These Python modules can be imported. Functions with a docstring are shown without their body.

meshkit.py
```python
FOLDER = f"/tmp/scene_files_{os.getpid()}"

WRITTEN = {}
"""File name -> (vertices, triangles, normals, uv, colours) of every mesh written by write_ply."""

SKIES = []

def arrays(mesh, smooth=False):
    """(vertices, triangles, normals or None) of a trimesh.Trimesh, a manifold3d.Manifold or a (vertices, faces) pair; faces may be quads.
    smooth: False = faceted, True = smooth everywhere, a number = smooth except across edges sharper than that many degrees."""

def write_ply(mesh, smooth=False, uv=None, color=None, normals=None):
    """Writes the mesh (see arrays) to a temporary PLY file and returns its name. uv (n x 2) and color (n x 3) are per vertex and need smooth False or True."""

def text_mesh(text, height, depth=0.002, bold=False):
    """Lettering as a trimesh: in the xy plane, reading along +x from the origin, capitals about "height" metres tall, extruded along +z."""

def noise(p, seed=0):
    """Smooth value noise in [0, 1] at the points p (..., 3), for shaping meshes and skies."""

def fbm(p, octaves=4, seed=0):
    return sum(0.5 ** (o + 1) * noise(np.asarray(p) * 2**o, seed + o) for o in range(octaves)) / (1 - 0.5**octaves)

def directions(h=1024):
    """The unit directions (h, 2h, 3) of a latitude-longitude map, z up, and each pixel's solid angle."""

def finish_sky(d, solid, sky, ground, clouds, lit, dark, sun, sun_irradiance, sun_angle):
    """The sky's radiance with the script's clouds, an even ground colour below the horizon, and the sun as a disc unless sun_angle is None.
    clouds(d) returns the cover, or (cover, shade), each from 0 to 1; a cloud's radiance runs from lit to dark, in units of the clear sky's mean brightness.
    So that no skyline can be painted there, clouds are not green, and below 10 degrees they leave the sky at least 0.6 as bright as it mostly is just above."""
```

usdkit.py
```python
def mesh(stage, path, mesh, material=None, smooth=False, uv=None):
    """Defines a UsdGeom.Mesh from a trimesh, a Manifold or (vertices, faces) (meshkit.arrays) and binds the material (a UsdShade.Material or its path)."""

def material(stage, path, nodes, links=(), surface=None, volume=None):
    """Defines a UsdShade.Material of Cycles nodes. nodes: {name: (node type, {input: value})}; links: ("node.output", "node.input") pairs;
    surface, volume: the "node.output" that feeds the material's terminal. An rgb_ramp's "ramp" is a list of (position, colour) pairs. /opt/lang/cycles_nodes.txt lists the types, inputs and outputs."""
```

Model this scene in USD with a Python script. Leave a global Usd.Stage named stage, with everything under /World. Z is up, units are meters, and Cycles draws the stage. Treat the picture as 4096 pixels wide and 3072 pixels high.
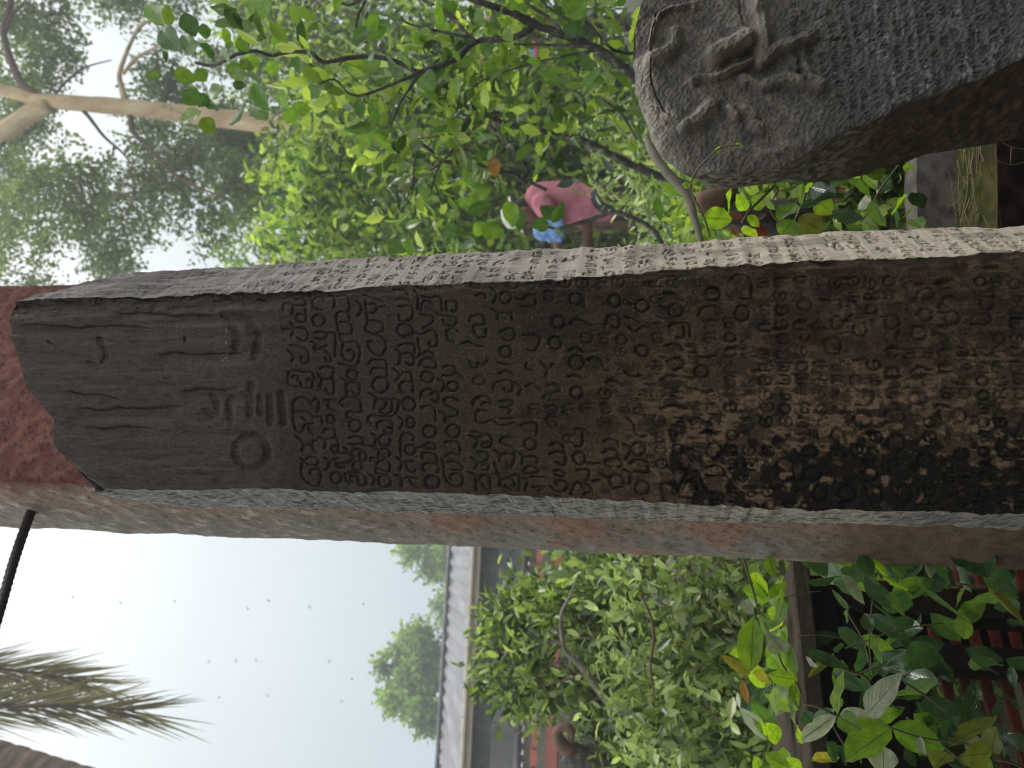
import math, numpy as np, trimesh, manifold3d, usdkit, meshkit
from scipy.spatial import cKDTree
from pxr import Usd, UsdGeom, UsdLux, UsdShade, Sdf, Gf, Vt

# ------------------------------------------------------------------ stage, camera, sky, sun
stage = Usd.Stage.CreateInMemory()
UsdGeom.SetStageUpAxis(stage, UsdGeom.Tokens.z)
UsdGeom.SetStageMetersPerUnit(stage, 1.0)
world = UsdGeom.Xform.Define(stage, '/World'); stage.SetDefaultPrim(world.GetPrim())
UsdGeom.Scope.Define(stage, '/World/Looks')
PITCH, EYE, FPX = math.radians(11.0), np.array([0, 0, 1.2]), 3090.0
cp, sp = math.cos(PITCH), math.sin(PITCH)
FWD, UPC, RGT = np.array([0, cp, sp]), np.array([0, -sp, cp]), np.array([1.0, 0, 0])
cam = UsdGeom.Camera.Define(stage, '/World/camera')           # the phone is held on its side: the picture's left is up
cam.CreateFocalLengthAttr(6.0); cam.CreateHorizontalApertureAttr(6.0 * 4096 / FPX); cam.CreateVerticalApertureAttr(6.0 * 3072 / FPX)
cam.CreateFStopAttr(1.7); cam.CreateFocusDistanceAttr(0.93); cam.CreateExposureAttr(0.52)
cam.CreateClippingRangeAttr((0.02, 2000.0))
ax, ay, az = -UPC, RGT, -FWD
cam.AddTransformOp().Set(Gf.Matrix4d(*ax, 0, *ay, 0, *az, 0, *EYE, 1))
SUN = np.array([0.75, 0.1, 0.95]); SUN /= np.linalg.norm(SUN)
sky = UsdLux.DomeLight.Define(stage, '/World/sky'); sky.CreateIntensityAttr(1.0)
skym = usdkit.material(stage, '/World/Looks/sky_material', {
    's': ('sky_texture', {'sky_type': 'single_scattering', 'sun_disc': False, 'sun_elevation': math.asin(SUN[2]), 'sun_rotation': math.atan2(SUN[0], SUN[1])}),
    'tc': ('texture_coordinate', {}), 'sep': ('separate_xyz', {}),
    'n': ('noise_texture', {'scale': 2.2, 'detail': 4.0}),
    'r': ('rgb_ramp', {'ramp': [(0.0, (4.5, 5.15, 5.55)), (0.30, (4.7, 5.4, 5.8)), (0.52, (6.4, 6.9, 7.1)), (0.66, (8.6, 8.8, 8.8)), (1.0, (10.2, 10.3, 10.2))]}),
    'nr': ('rgb_ramp', {'ramp': [(0.3, (0.95, 0.95, 0.95)), (0.7, (1.05, 1.05, 1.05))]}),
    'mu': ('mix_color', {'blend_type': 'multiply', 'fac': 1.0, 'use_clamp': False}),
    'm': ('mix_color', {'fac': 0.96, 'use_clamp': False}), 'b': ('background_shader', {'strength': 0.1})},
    [('tc.generated', 'sep.vector'), ('tc.generated', 'n.vector'), ('sep.z', 'r.fac'), ('n.fac', 'nr.fac'), ('r.color', 'mu.a'), ('nr.color', 'mu.b'),
     ('s.color', 'm.a'), ('mu.result', 'm.b'), ('m.result', 'b.color')], surface='b.background')
UsdShade.MaterialBindingAPI.Apply(sky.GetPrim()).Bind(skym)
sky.GetPrim().SetCustomDataByKey('kind', 'structure')
sun = UsdLux.DistantLight.Define(stage, '/World/sun'); sun.CreateIntensityAttr(0.35); sun.CreateAngleAttr(25.0); sun.CreateNormalizeAttr(True); sun.CreateColorAttr(Gf.Vec3f(1, 0.97, 0.93))
sz = SUN; sx = np.cross([0, 1, 0], sz); sx /= np.linalg.norm(sx); sy = np.cross(sz, sx)
sun.AddTransformOp().Set(Gf.Matrix4d(*sx, 0, *sy, 0, *sz, 0, 0, 0, 30, 1))

# ------------------------------------------------------------------ helpers
T = 1.85172                                                    # picture notes in 2212 px -> 4096 px
def W(x, y, Y):
    """A point of the world on the vertical plane at distance Y that stands behind pixel x, y (4096 x 3072)."""
    x, y, Y = np.asarray(x, float), np.asarray(y, float), np.asarray(Y, float)
    r, t = (1536 - y) / FPX, (2048 - x) / FPX
    d = FWD + r[..., None] * RGT + t[..., None] * UPC
    return EYE + d * (Y / d[..., 1])[..., None]
def D(x, y, Y): return W(np.asarray(x, float) * T, np.asarray(y, float) * T, Y)
used = {}
def path_for(name, parent):
    base = parent.GetPath().pathString if parent is not None else '/World'
    k = used.get((base, name), 0); used[(base, name)] = k + 1
    return f'{base}/{name}' + (f'_{k:03d}' if k else '')
def tag(p, label=None, cat=None, group=None, kind=None):
    p = p.GetPrim() if hasattr(p, 'GetPrim') else p
    for k, v in (('label', label), ('category', cat), ('group', group), ('kind', kind)):
        if v: p.SetCustomDataByKey(k, v)
    return p
def thing(name, label, cat, loc=(0, 0, 0), rotz=0, group=None):
    x = UsdGeom.Xform.Define(stage, path_for(name, None)); x.AddTranslateOp().Set(Gf.Vec3d(*map(float, loc)))
    if rotz: x.AddRotateZOp().Set(math.degrees(rotz))
    p = tag(x, label, cat, group); ORIGIN[p.GetPath().pathString] = (np.array(loc, float), rotz); return p
ORIGIN = {}; TONE_RNG = np.random.default_rng(5)
def obj(name, mesh, mat, parent=None, smooth=False, color=None, uv=None, world_space=True):
    """One Mesh prim. Meshes are given in world space and moved into the frame of the thing they belong to."""
    v, f = (mesh.vertices, mesh.faces) if isinstance(mesh, trimesh.Trimesh) else mesh
    v, f = np.asarray(v, float), np.asarray(f, int)
    if parent is not None and world_space:
        root = '/'.join(parent.GetPath().pathString.split('/')[:3])
        o, rz = ORIGIN.get(root, (np.zeros(3), 0)); v = v - o
        if rz:
            c, s = math.cos(-rz), math.sin(-rz); v = v @ np.array([[c, -s, 0], [s, c, 0], [0, 0, 1]]).T
    m = usdkit.mesh(stage, path_for(name, parent), (v, f), mat, smooth=smooth, uv=uv)
    if color is None and name in ('foliage', 'crown', 'back_foliage'): color = LEAF_TONE
    if color is None and (name in ('leaf', 'leaflet', 'dead_leaf', 'withered_leaf')): color = np.full((len(v), 3), TONE_RNG.random())
    if color is not None:
        UsdGeom.PrimvarsAPI(m).CreatePrimvar('tone', Sdf.ValueTypeNames.Color3fArray, 'vertex').Set(Vt.Vec3fArray.FromNumpy(np.asarray(color, np.float32)))
    return m.GetPrim()
def cat(*ms): return trimesh.util.concatenate([m for m in ms])
def box(lo, hi, bev=0.0):
    lo, hi = np.array(lo, float), np.array(hi, float)
    if bev <= 0:
        m = trimesh.creation.box(hi - lo); m.apply_translation((lo + hi) / 2); return m
    pts = [np.where(np.array(s) > 0, hi, lo) - np.array(s) * bev * (1 - np.eye(3)[k]) for s in np.ndindex(2, 2, 2) for s in [np.array(s) * 2 - 1] for k in range(3)]
    return trimesh.convex.convex_hull(np.array(pts))
def spline(pts, step):
    """Catmull-Rom through the points, sampled about every step."""
    p = np.asarray(pts, float)
    if len(p) < 3:
        n = max(2, int(np.linalg.norm(p[-1] - p[0]) / step)); return p[0] + (p[-1] - p[0]) * np.linspace(0, 1, n)[:, None]
    closed = np.linalg.norm(p[0] - p[-1]) < 1e-9
    q = np.vstack([p[-2] if closed else 2 * p[0] - p[1], p, p[1] if closed else 2 * p[-1] - p[-2]])
    out = []
    for a, b, c, d in zip(q[:-3], q[1:-2], q[2:-1], q[3:]):
        n = max(2, int(np.linalg.norm(c - b) / step)); t = (np.arange(n) / n)[:, None]
        out.append(0.5 * (2 * b + (c - a) * t + (2 * a - 5 * b + 4 * c - d) * t**2 + (3 * b - a - 3 * c + d) * t**3))
    out.append(p[-1:]); return np.vstack(out)
def tube(pts, r, sides=7, step=None, rough=0.0, seed=0):
    p = np.asarray(pts, float); r = np.broadcast_to(np.asarray(r, float), len(p))
    if step:
        q = spline(np.column_stack([p, r]), step); p, r = q[:, :3], np.maximum(q[:, 3], 1e-4)
    n = len(p); tan = np.gradient(p, axis=0); tan /= np.linalg.norm(tan, axis=1, keepdims=True) + 1e-12
    u = np.cross(tan[0], [0.31, 0.17, 0.93]); u /= np.linalg.norm(u); us = []
    for k in range(n):
        u = u - tan[k] * (u @ tan[k]); u /= np.linalg.norm(u) + 1e-12; us.append(u)
    us = np.array(us); vs = np.cross(tan, us); a = np.arange(sides) / sides * 2 * np.pi
    rr = r[:, None] * np.ones(sides)
    v = p[:, None] + rr[..., None] * (np.cos(a)[None, :, None] * us[:, None] + np.sin(a)[None, :, None] * vs[:, None])
    if rough:
        v = v + (v - p[:, None]) * (rough * (meshkit.fbm(v / (r.max() * 1.5), 3, seed) - 0.5) * 2)[..., None]
    v = np.vstack([v.reshape(-1, 3), p[:1], p[-1:]])
    i, j = np.meshgrid(np.arange(n - 1), np.arange(sides), indexing='ij'); j2 = (j + 1) % sides
    f = np.vstack([np.stack([i * sides + j, i * sides + j2, (i + 1) * sides + j2], -1).reshape(-1, 3), np.stack([i * sides + j, (i + 1) * sides + j2, (i + 1) * sides + j], -1).reshape(-1, 3)])
    k = np.arange(sides); k2 = (k + 1) % sides
    f = np.vstack([f, np.stack([np.full(sides, n * sides), k2, k], -1), np.stack([np.full(sides, n * sides + 1), (n - 1) * sides + k, (n - 1) * sides + k2], -1)])
    return trimesh.Trimesh(v, f, process=False)
fbm = meshkit.fbm
def sm(x, a, b):
    t = np.clip((np.asarray(x, float) - a) / (b - a), 0, 1); return t * t * (3 - 2 * t)
def mixc(a, b, t): return a * (1 - t[..., None]) + np.asarray(b, float) * t[..., None]
rng = np.random.default_rng(7)

# ------------------------------------------------------------------ materials
def mat(name, nodes, links, surface='p.BSDF'): return usdkit.material(stage, '/World/Looks/' + name, nodes, links, surface=surface)
def toned(name, rough=0.75, grain=900.0, bump=0.4, dist=0.0012, spec=0.35, scale=(1, 1, 1), lo=0.72, hi=1.28):
    """Stone, plaster and wood whose colour comes with the mesh, with fine grain on top."""
    return mat(name, {'a': ('attribute', {'attribute': 'tone'}), 'g': ('geometry', {}), 'mp': ('mapping', {'scale': scale}),
        'n': ('noise_texture', {'scale': grain, 'detail': 5.0, 'roughness': 0.65}), 'r': ('rgb_ramp', {'ramp': [(0.3, (lo,) * 3), (0.7, (hi,) * 3)]}),
        'm': ('mix_color', {'blend_type': 'multiply', 'fac': 1.0, 'use_clamp': False}),
        'b': ('bump', {'strength': bump, 'distance': dist}), 'p': ('principled_bsdf', {'roughness': rough, 'specular_ior_level': spec})},
        [('g.position', 'mp.vector'), ('mp.vector', 'n.vector'), ('n.fac', 'r.fac'), ('a.color', 'm.a'), ('r.color', 'm.b'), ('m.result', 'p.base_color'), ('n.fac', 'b.height'), ('b.normal', 'p.normal')])
def noisy(name, c1, c2, scale=8.0, rough=0.7, bump=0.3, dist=0.004, mscale=(1, 1, 1), spec=0.4, detail=5.0, c3=None):
    ramp = [(0.3, c1), (0.7, c2)] if c3 is None else [(0.3, c1), (0.55, c2), (0.72, c3)]
    return mat(name, {'g': ('geometry', {}), 'mp': ('mapping', {'scale': mscale}), 'n': ('noise_texture', {'scale': scale, 'detail': detail, 'roughness': 0.6}),
        'r': ('rgb_ramp', {'ramp': ramp}), 'b': ('bump', {'strength': bump, 'distance': dist}), 'p': ('principled_bsdf', {'roughness': rough, 'specular_ior_level': spec})},
        [('g.position', 'mp.vector'), ('mp.vector', 'n.vector'), ('n.fac', 'r.fac'), ('r.color', 'p.base_color'), ('n.fac', 'b.height'), ('b.normal', 'p.normal')])
def leafmat(name, cols, trans, tfac=0.4, rough=0.35, spec=0.5, island=True, veins=False, vein=(0.3, 0.4, 0.1), patch=0.25, ns=60.0):
    nodes = {'o': ('attribute', {'attribute': 'tone'}), 'r': ('rgb_ramp', {'ramp': list(zip(np.linspace(0, 1, len(cols)), cols))}),
        'g': ('geometry', {}), 'n': ('noise_texture', {'scale': ns, 'detail': 3.0}), 'nr': ('rgb_ramp', {'ramp': [(0.3, (1 - patch,) * 3), (0.7, (1 + patch,) * 3)]}),
        'm': ('mix_color', {'blend_type': 'multiply', 'fac': 1.0, 'use_clamp': False}), 'm2': ('mix_color', {'blend_type': 'multiply', 'fac': 1.0, 'use_clamp': False, 'b': trans}),
        'p': ('principled_bsdf', {'roughness': rough, 'specular_ior_level': spec}), 't': ('translucent_bsdf', {}), 'mx': ('mix_closure', {'fac': tfac})}
    out = 'o.fac'
    links = [(out, 'r.fac'), ('g.position', 'n.vector'), ('n.fac', 'nr.fac'), ('r.color', 'm.a'), ('nr.color', 'm.b')]
    src = 'm.result'
    if veins:
        nodes |= {'uv': ('attribute', {'attribute': 'st'}), 'sx': ('separate_xyz', {}), 'ab': ('math', {'math_type': 'absolute'}), 'mid': ('map_range', {'from_min': 0.015, 'from_max': 0.06, 'to_min': 0.8, 'to_max': 0.0, 'clamp': True}),
            'k1': ('math', {'math_type': 'multiply', 'value2': 0.38}), 'k2': ('math', {'math_type': 'subtract'}), 'k3': ('math', {'math_type': 'multiply', 'value2': 8.5}), 'k4': ('math', {'math_type': 'fraction'}),
            'k5': ('map_range', {'from_min': 0.0, 'from_max': 0.16, 'to_min': 0.55, 'to_max': 0.0, 'clamp': True}), 'mxv': ('math', {'math_type': 'maximum'}), 'vm': ('mix_color', {'b': vein}), 'bu': ('bump', {'strength': 0.6, 'distance': 0.003, 'invert': True})}
        links += [('uv.vector', 'sx.vector'), ('sx.x', 'ab.value1'), ('ab.value', 'mid.value'), ('ab.value', 'k1.value1'), ('sx.y', 'k2.value1'), ('k1.value', 'k2.value2'), ('k2.value', 'k3.value1'), ('k3.value', 'k4.value1'), ('k4.value', 'k5.value'),
                  ('mid.result', 'mxv.value1'), ('k5.result', 'mxv.value2'), ('mxv.value', 'vm.fac'), ('m.result', 'vm.a'), ('mxv.value', 'bu.height'), ('bu.normal', 'p.normal')]
        src = 'vm.result'
    links += [(src, 'p.base_color'), (src, 'm2.a'), ('m2.result', 't.color'), ('p.BSDF', 'mx.closure1'), ('t.BSDF', 'mx.closure2')]
    return mat(name, nodes, links, surface='mx.closure')
M = {}
M['stele'] = toned('stele_stone', 0.75, 900, 0.8, 0.0014, lo=0.45, hi=1.55, spec=0.10)
M['boulder'] = toned('boulder_stone', 0.55, 420, 1.0, 0.0025, spec=0.25, lo=0.55, hi=1.4)
M['plaster'] = toned('pillar_plaster', 0.85, 350, 0.8, 0.003, lo=0.6, hi=1.35, spec=0.12)
M['ledge'] = toned('ledge_concrete', 0.85, 300, 0.6, 0.003, spec=0.08)
M['ground'] = noisy('ground_soil', (0.022, 0.024, 0.012), (0.05, 0.055, 0.02), 3.0, 0.9, 0.8, 0.03, c3=(0.07, 0.05, 0.03))
M['rebar'] = noisy('rusty_steel', (0.02, 0.017, 0.016), (0.05, 0.035, 0.028), 60, 0.6, 0.4, 0.001)
M['wood'] = noisy('weathered_wood', (0.035, 0.026, 0.019), (0.085, 0.064, 0.047), 9, 0.8, 0.5, 0.003, (1, 6, 12), spec=0.1)
M['darkwood'] = noisy('dark_brown_boards', (0.010, 0.007, 0.005), (0.026, 0.016, 0.011), 8, 0.8, 0.4, 0.003, (1, 6, 10), spec=0.06)
M['red'] = noisy('red_paint', (0.12, 0.02, 0.008), (0.24, 0.045, 0.016), 25, 0.5, 0.2, 0.001)
M['straw'] = noisy('straw', (0.10, 0.085, 0.035), (0.24, 0.2, 0.1), 40, 0.8, 0.1)
M['bark_ochre'] = noisy('ochre_bark', (0.38, 0.255, 0.135), (0.58, 0.42, 0.24), 5, 0.8, 0.4, 0.01, (1, 1, 0.25), c3=(0.62, 0.54, 0.40))
M['bark_dark'] = noisy('dark_bark', (0.05, 0.04, 0.034), (0.11, 0.085, 0.065), 6, 0.85, 0.4, 0.006)
M['bark_grey'] = noisy('grey_bark', (0.03, 0.026, 0.023), (0.09, 0.08, 0.07), 34, 0.75, 0.9, 0.005, spec=0.2, c3=(0.26, 0.24, 0.21))
M['bark_pale'] = noisy('pale_bark', (0.12, 0.1, 0.075), (0.27, 0.24, 0.18), 18, 0.75, 0.5, 0.003)
M['bark_brown'] = noisy('brown_bark', (0.10, 0.055, 0.035), (0.2, 0.12, 0.08), 20, 0.75, 0.5, 0.003)
M['palm_bark'] = noisy('palm_bark', (0.11, 0.08, 0.065), (0.27, 0.19, 0.15), 7, 0.85, 0.7, 0.01, (1, 1, 2.2))
M['leaf_tree'] = leafmat('leaf_broad_tree', [(0.052, 0.105, 0.028), (0.081, 0.165, 0.03), (0.127, 0.231, 0.032), (0.196, 0.319, 0.04)], (2.0, 2.1, 1.0), 0.38, 0.28, 0.5, island=False, veins=True, vein=(0.14, 0.22, 0.06))
M['leaf_tree_dark'] = leafmat('leaf_broad_tree_dark', [(0.03, 0.065, 0.025), (0.05, 0.11, 0.03), (0.09, 0.17, 0.03), (0.16, 0.24, 0.035)], (1.8, 1.9, 0.9), 0.32, 0.28, 0.4, island=False, veins=True, vein=(0.10, 0.16, 0.05))  # darker green tone for the uppermost leaf cluster
M['leaf_treebulk'] = leafmat('leaf_broad_tree_far', [(0.022, 0.048, 0.014), (0.119, 0.192, 0.035), (0.237, 0.324, 0.055), (0.425, 0.504, 0.12)], (1.9, 2.0, 1.1), 0.42, 0.22, 0.7, patch=0.6, ns=2.6)
M['leaf_bush'] = leafmat('leaf_bush', [(0.022, 0.042, 0.013), (0.12, 0.189, 0.038), (0.23, 0.326, 0.068), (0.4, 0.493, 0.145)], (1.8, 1.8, 1.2), 0.40, 0.22, 0.7, patch=0.6, ns=3.4)
M['leaf_bush_light'] = leafmat('leaf_bush_light', [(0.035, 0.06, 0.018), (0.207, 0.294, 0.083), (0.342, 0.441, 0.143), (0.486, 0.588, 0.225)], (1.6, 1.6, 1.2), 0.40, 0.24, 0.7, patch=0.55, ns=4.0)
M['leaf_bright'] = leafmat('leaf_bright_green', [(0.022, 0.055, 0.013), (0.169, 0.276, 0.04), (0.325, 0.432, 0.065), (0.494, 0.576, 0.13)], (1.8, 1.9, 1.1), 0.42, 0.22, 0.7, patch=0.6, ns=2.6)
M['leaf_canopy'] = leafmat('leaf_canopy', [(0.095, 0.131, 0.052), (0.176, 0.228, 0.081), (0.27, 0.331, 0.115)], (1.7, 1.8, 1.2), 0.40, 0.4, 0.5, patch=0.35, ns=1.2)
M['leaf_far'] = leafmat('leaf_far_tree', [(0.13, 0.208, 0.06), (0.26, 0.377, 0.084), (0.468, 0.598, 0.12)], (1.5, 1.6, 1.1), 0.38, 0.4, 0.5, patch=0.55, ns=0.9)
VL = {'g': ([(0.20, 0.36, 0.03), (0.28, 0.44, 0.04)], (2.3, 2.1, 0.9), 0.55, 0.4, (0.05, 0.12, 0.015)),
      'm': ([(0.12, 0.24, 0.035), (0.18, 0.31, 0.05)], (2.2, 2.1, 1.0), 0.5, 0.35, (0.04, 0.09, 0.02)),
      'd': ([(0.04, 0.095, 0.03), (0.06, 0.13, 0.04)], (1.8, 1.9, 1.2), 0.3, 0.16, (0.06, 0.12, 0.05)),
      'p': ([(0.42, 0.47, 0.30), (0.5, 0.54, 0.37)], (1.2, 1.3, 0.9), 0.3, 0.6, (0.2, 0.26, 0.12)),
      'o': ([(0.15, 0.18, 0.035), (0.2, 0.23, 0.05)], (1.8, 1.7, 0.8), 0.4, 0.4, (0.06, 0.07, 0.02)),
      'y': ([(0.24, 0.25, 0.035), (0.32, 0.31, 0.05)], (1.8, 1.6, 0.8), 0.5, 0.4, (0.3, 0.27, 0.06)),
      'r': ([(0.42, 0.2, 0.04), (0.5, 0.27, 0.06)], (1.4, 1.2, 0.8), 0.4, 0.4, (0.3, 0.12, 0.03))}
for k, (c, t, tf, ro, ve) in VL.items():
    M['vine_' + k] = leafmat('leaf_vine_' + dict(g='green', m='mid_green', d='dark_glossy', p='pale_underside', o='olive', y='yellow', r='orange')[k], c, t, tf, ro, 0.9 if k == 'd' else 0.45, island=False, veins=True, vein=ve)
M['vine_stem'] = noisy('vine_stem', (0.13, 0.12, 0.06), (0.22, 0.19, 0.1), 50, 0.6)
M['palm_leaf'] = leafmat('palm_leaflet', [(0.16, 0.14, 0.105), (0.24, 0.22, 0.135), (0.30, 0.30, 0.16)], (1.6, 1.5, 1.0), 0.5, 0.5, island=False)
M['palm_rib'] = noisy('palm_rib', (0.09, 0.065, 0.055), (0.16, 0.11, 0.085), 20, 0.6)
M['roof'] = noisy('pale_roof_sheet', (0.17, 0.165, 0.175), (0.36, 0.35, 0.36), 2.6, 0.5, 0.1, 0.01, (1.0, 0.12, 0.12))
M['fascia'] = noisy('cream_fascia', (0.55, 0.5, 0.38), (0.7, 0.66, 0.52), 3, 0.6, 0.1)
M['soot'] = noisy('stained_concrete', (0.05, 0.05, 0.052), (0.19, 0.185, 0.18), 1.6, 0.85, 0.3, 0.02, (1, 1, 0.4))
M['greywall'] = noisy('grey_wall', (0.09, 0.088, 0.086), (0.27, 0.26, 0.25), 2.4, 0.85, 0.2, 0.01, (1, 1, 0.3))
M['creamwall'] = noisy('cream_wall', (0.36, 0.33, 0.25), (0.5, 0.46, 0.36), 1.4, 0.85, 0.2)
M['redbeam'] = noisy('red_beam_paint', (0.45, 0.1, 0.06), (0.56, 0.16, 0.1), 2.5, 0.55, 0.2)
M['windowdark'] = mat('dark_window_glass', {'p': ('principled_bsdf', {'base_color': (0.02, 0.025, 0.035), 'roughness': 0.15})}, [])
M['ochrewall'] = noisy('ochre_wall', (0.45, 0.29, 0.13), (0.6, 0.42, 0.22), 1.2, 0.9, 0.2)
M['shirt'] = noisy('pink_cloth', (0.38, 0.11, 0.15), (0.52, 0.19, 0.23), 9, 0.85, 0.8, 0.02)
M['trousers'] = noisy('dark_cloth', (0.012, 0.013, 0.018), (0.03, 0.032, 0.04), 12, 0.8, 0.4, 0.01)
M['skin'] = noisy('brown_skin', (0.15, 0.07, 0.045), (0.2, 0.1, 0.065), 20, 0.5, 0.1, 0.002)
M['hair'] = noisy('black_hair', (0.008, 0.007, 0.007), (0.02, 0.018, 0.017), 80, 0.5, 0.4, 0.002)
M['hat'] = noisy('pale_hat_cloth', (0.5, 0.52, 0.48), (0.66, 0.67, 0.62), 20, 0.8, 0.2, 0.002)
M['eye'] = mat('eye_white', {'p': ('principled_bsdf', {'base_color': (0.5, 0.48, 0.45), 'roughness': 0.3})}, [])
M['blue'] = noisy('blue_cloth', (0.06, 0.2, 0.55), (0.3, 0.42, 0.65), 30, 0.6, 0.3, 0.004)
M['redplastic'] = noisy('red_plastic', (0.5, 0.05, 0.03), (0.62, 0.1, 0.06), 20, 0.4, 0.2)
M['deadleaf'] = leafmat('dead_leaf', [(0.16, 0.07, 0.03), (0.25, 0.11, 0.045), (0.34, 0.2, 0.09)], (1.2, 1.1, 1.0), 0.25, 0.6, island=False)
M['water'] = mat('rain_water', {'p': ('principled_bsdf', {'base_color': (1, 1, 1), 'roughness': 0.0, 'transmission_weight': 1.0, 'ior': 1.33})}, [])
M['blackrock'] = noisy('wet_dark_stone', (0.02, 0.02, 0.022), (0.06, 0.058, 0.06), 14, 0.5, 0.6, 0.01)

# ------------------------------------------------------------------ ground
def ground_z(X, Y):
    X, Y = np.asarray(X, float), np.asarray(Y, float)
    return 0.0 + 0.60 * sm(Y, 1.72, 1.95) * sm(X, -0.35, -0.1) + 0.35 * sm(Y, 2.0, 7) + 1.6 * sm(Y, 7, 26) + 0.12 * (fbm(np.stack([X * 0.6, Y * 0.6, X * 0], -1), 3, 5) - 0.5) * sm(Y, 2, 4)
gx = np.concatenate([np.linspace(-400, -12, 18)[:-1], np.linspace(-12, 12, 97), np.linspace(12, 400, 18)[1:]])
gy = np.concatenate([np.linspace(-60, -2, 8)[:-1], np.linspace(-2, 12, 85), np.linspace(12, 600, 40)[1:]])
GX, GY = np.meshgrid(gx, gy, indexing='ij'); gv = np.stack([GX, GY, ground_z(GX, GY)], -1).reshape(-1, 3)
i, j = np.meshgrid(np.arange(len(gx) - 1), np.arange(len(gy) - 1), indexing='ij'); a = i * len(gy) + j
gf = np.vstack([np.stack([a, a + len(gy), a + len(gy) + 1], -1).reshape(-1, 3), np.stack([a, a + len(gy) + 1, a + 1], -1).reshape(-1, 3)])
tag(obj('ground', (gv, gf), M['ground'], smooth=True), kind='structure')

# ------------------------------------------------------------------ added shelter, out of view behind the camera, put in to shade the stone fronts
shelter = thing('added_shade_shelter', 'added timber shelter with board wall and roof, unseen behind the camera, shading the stone fronts', 'shelter', (0, -1.8, 0))
for k_ in range(15): obj('wall_board', box((-4.8 + k_ * 0.4, -1.85, 0.0), (-4.42 + k_ * 0.4, -1.80, 3.0), 0.006), M['wood'], shelter)
obj('roof', box((-5.0, -3.4, 2.95), (0.75, 0.15, 3.07), 0.01), M['darkwood'], shelter)
for x_ in (-4.8, 0.6): obj('post', box((x_ - .07, -0.1, 0), (x_ + .07, 0.04, 2.945), 0.01), M['darkwood'], shelter)

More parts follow.
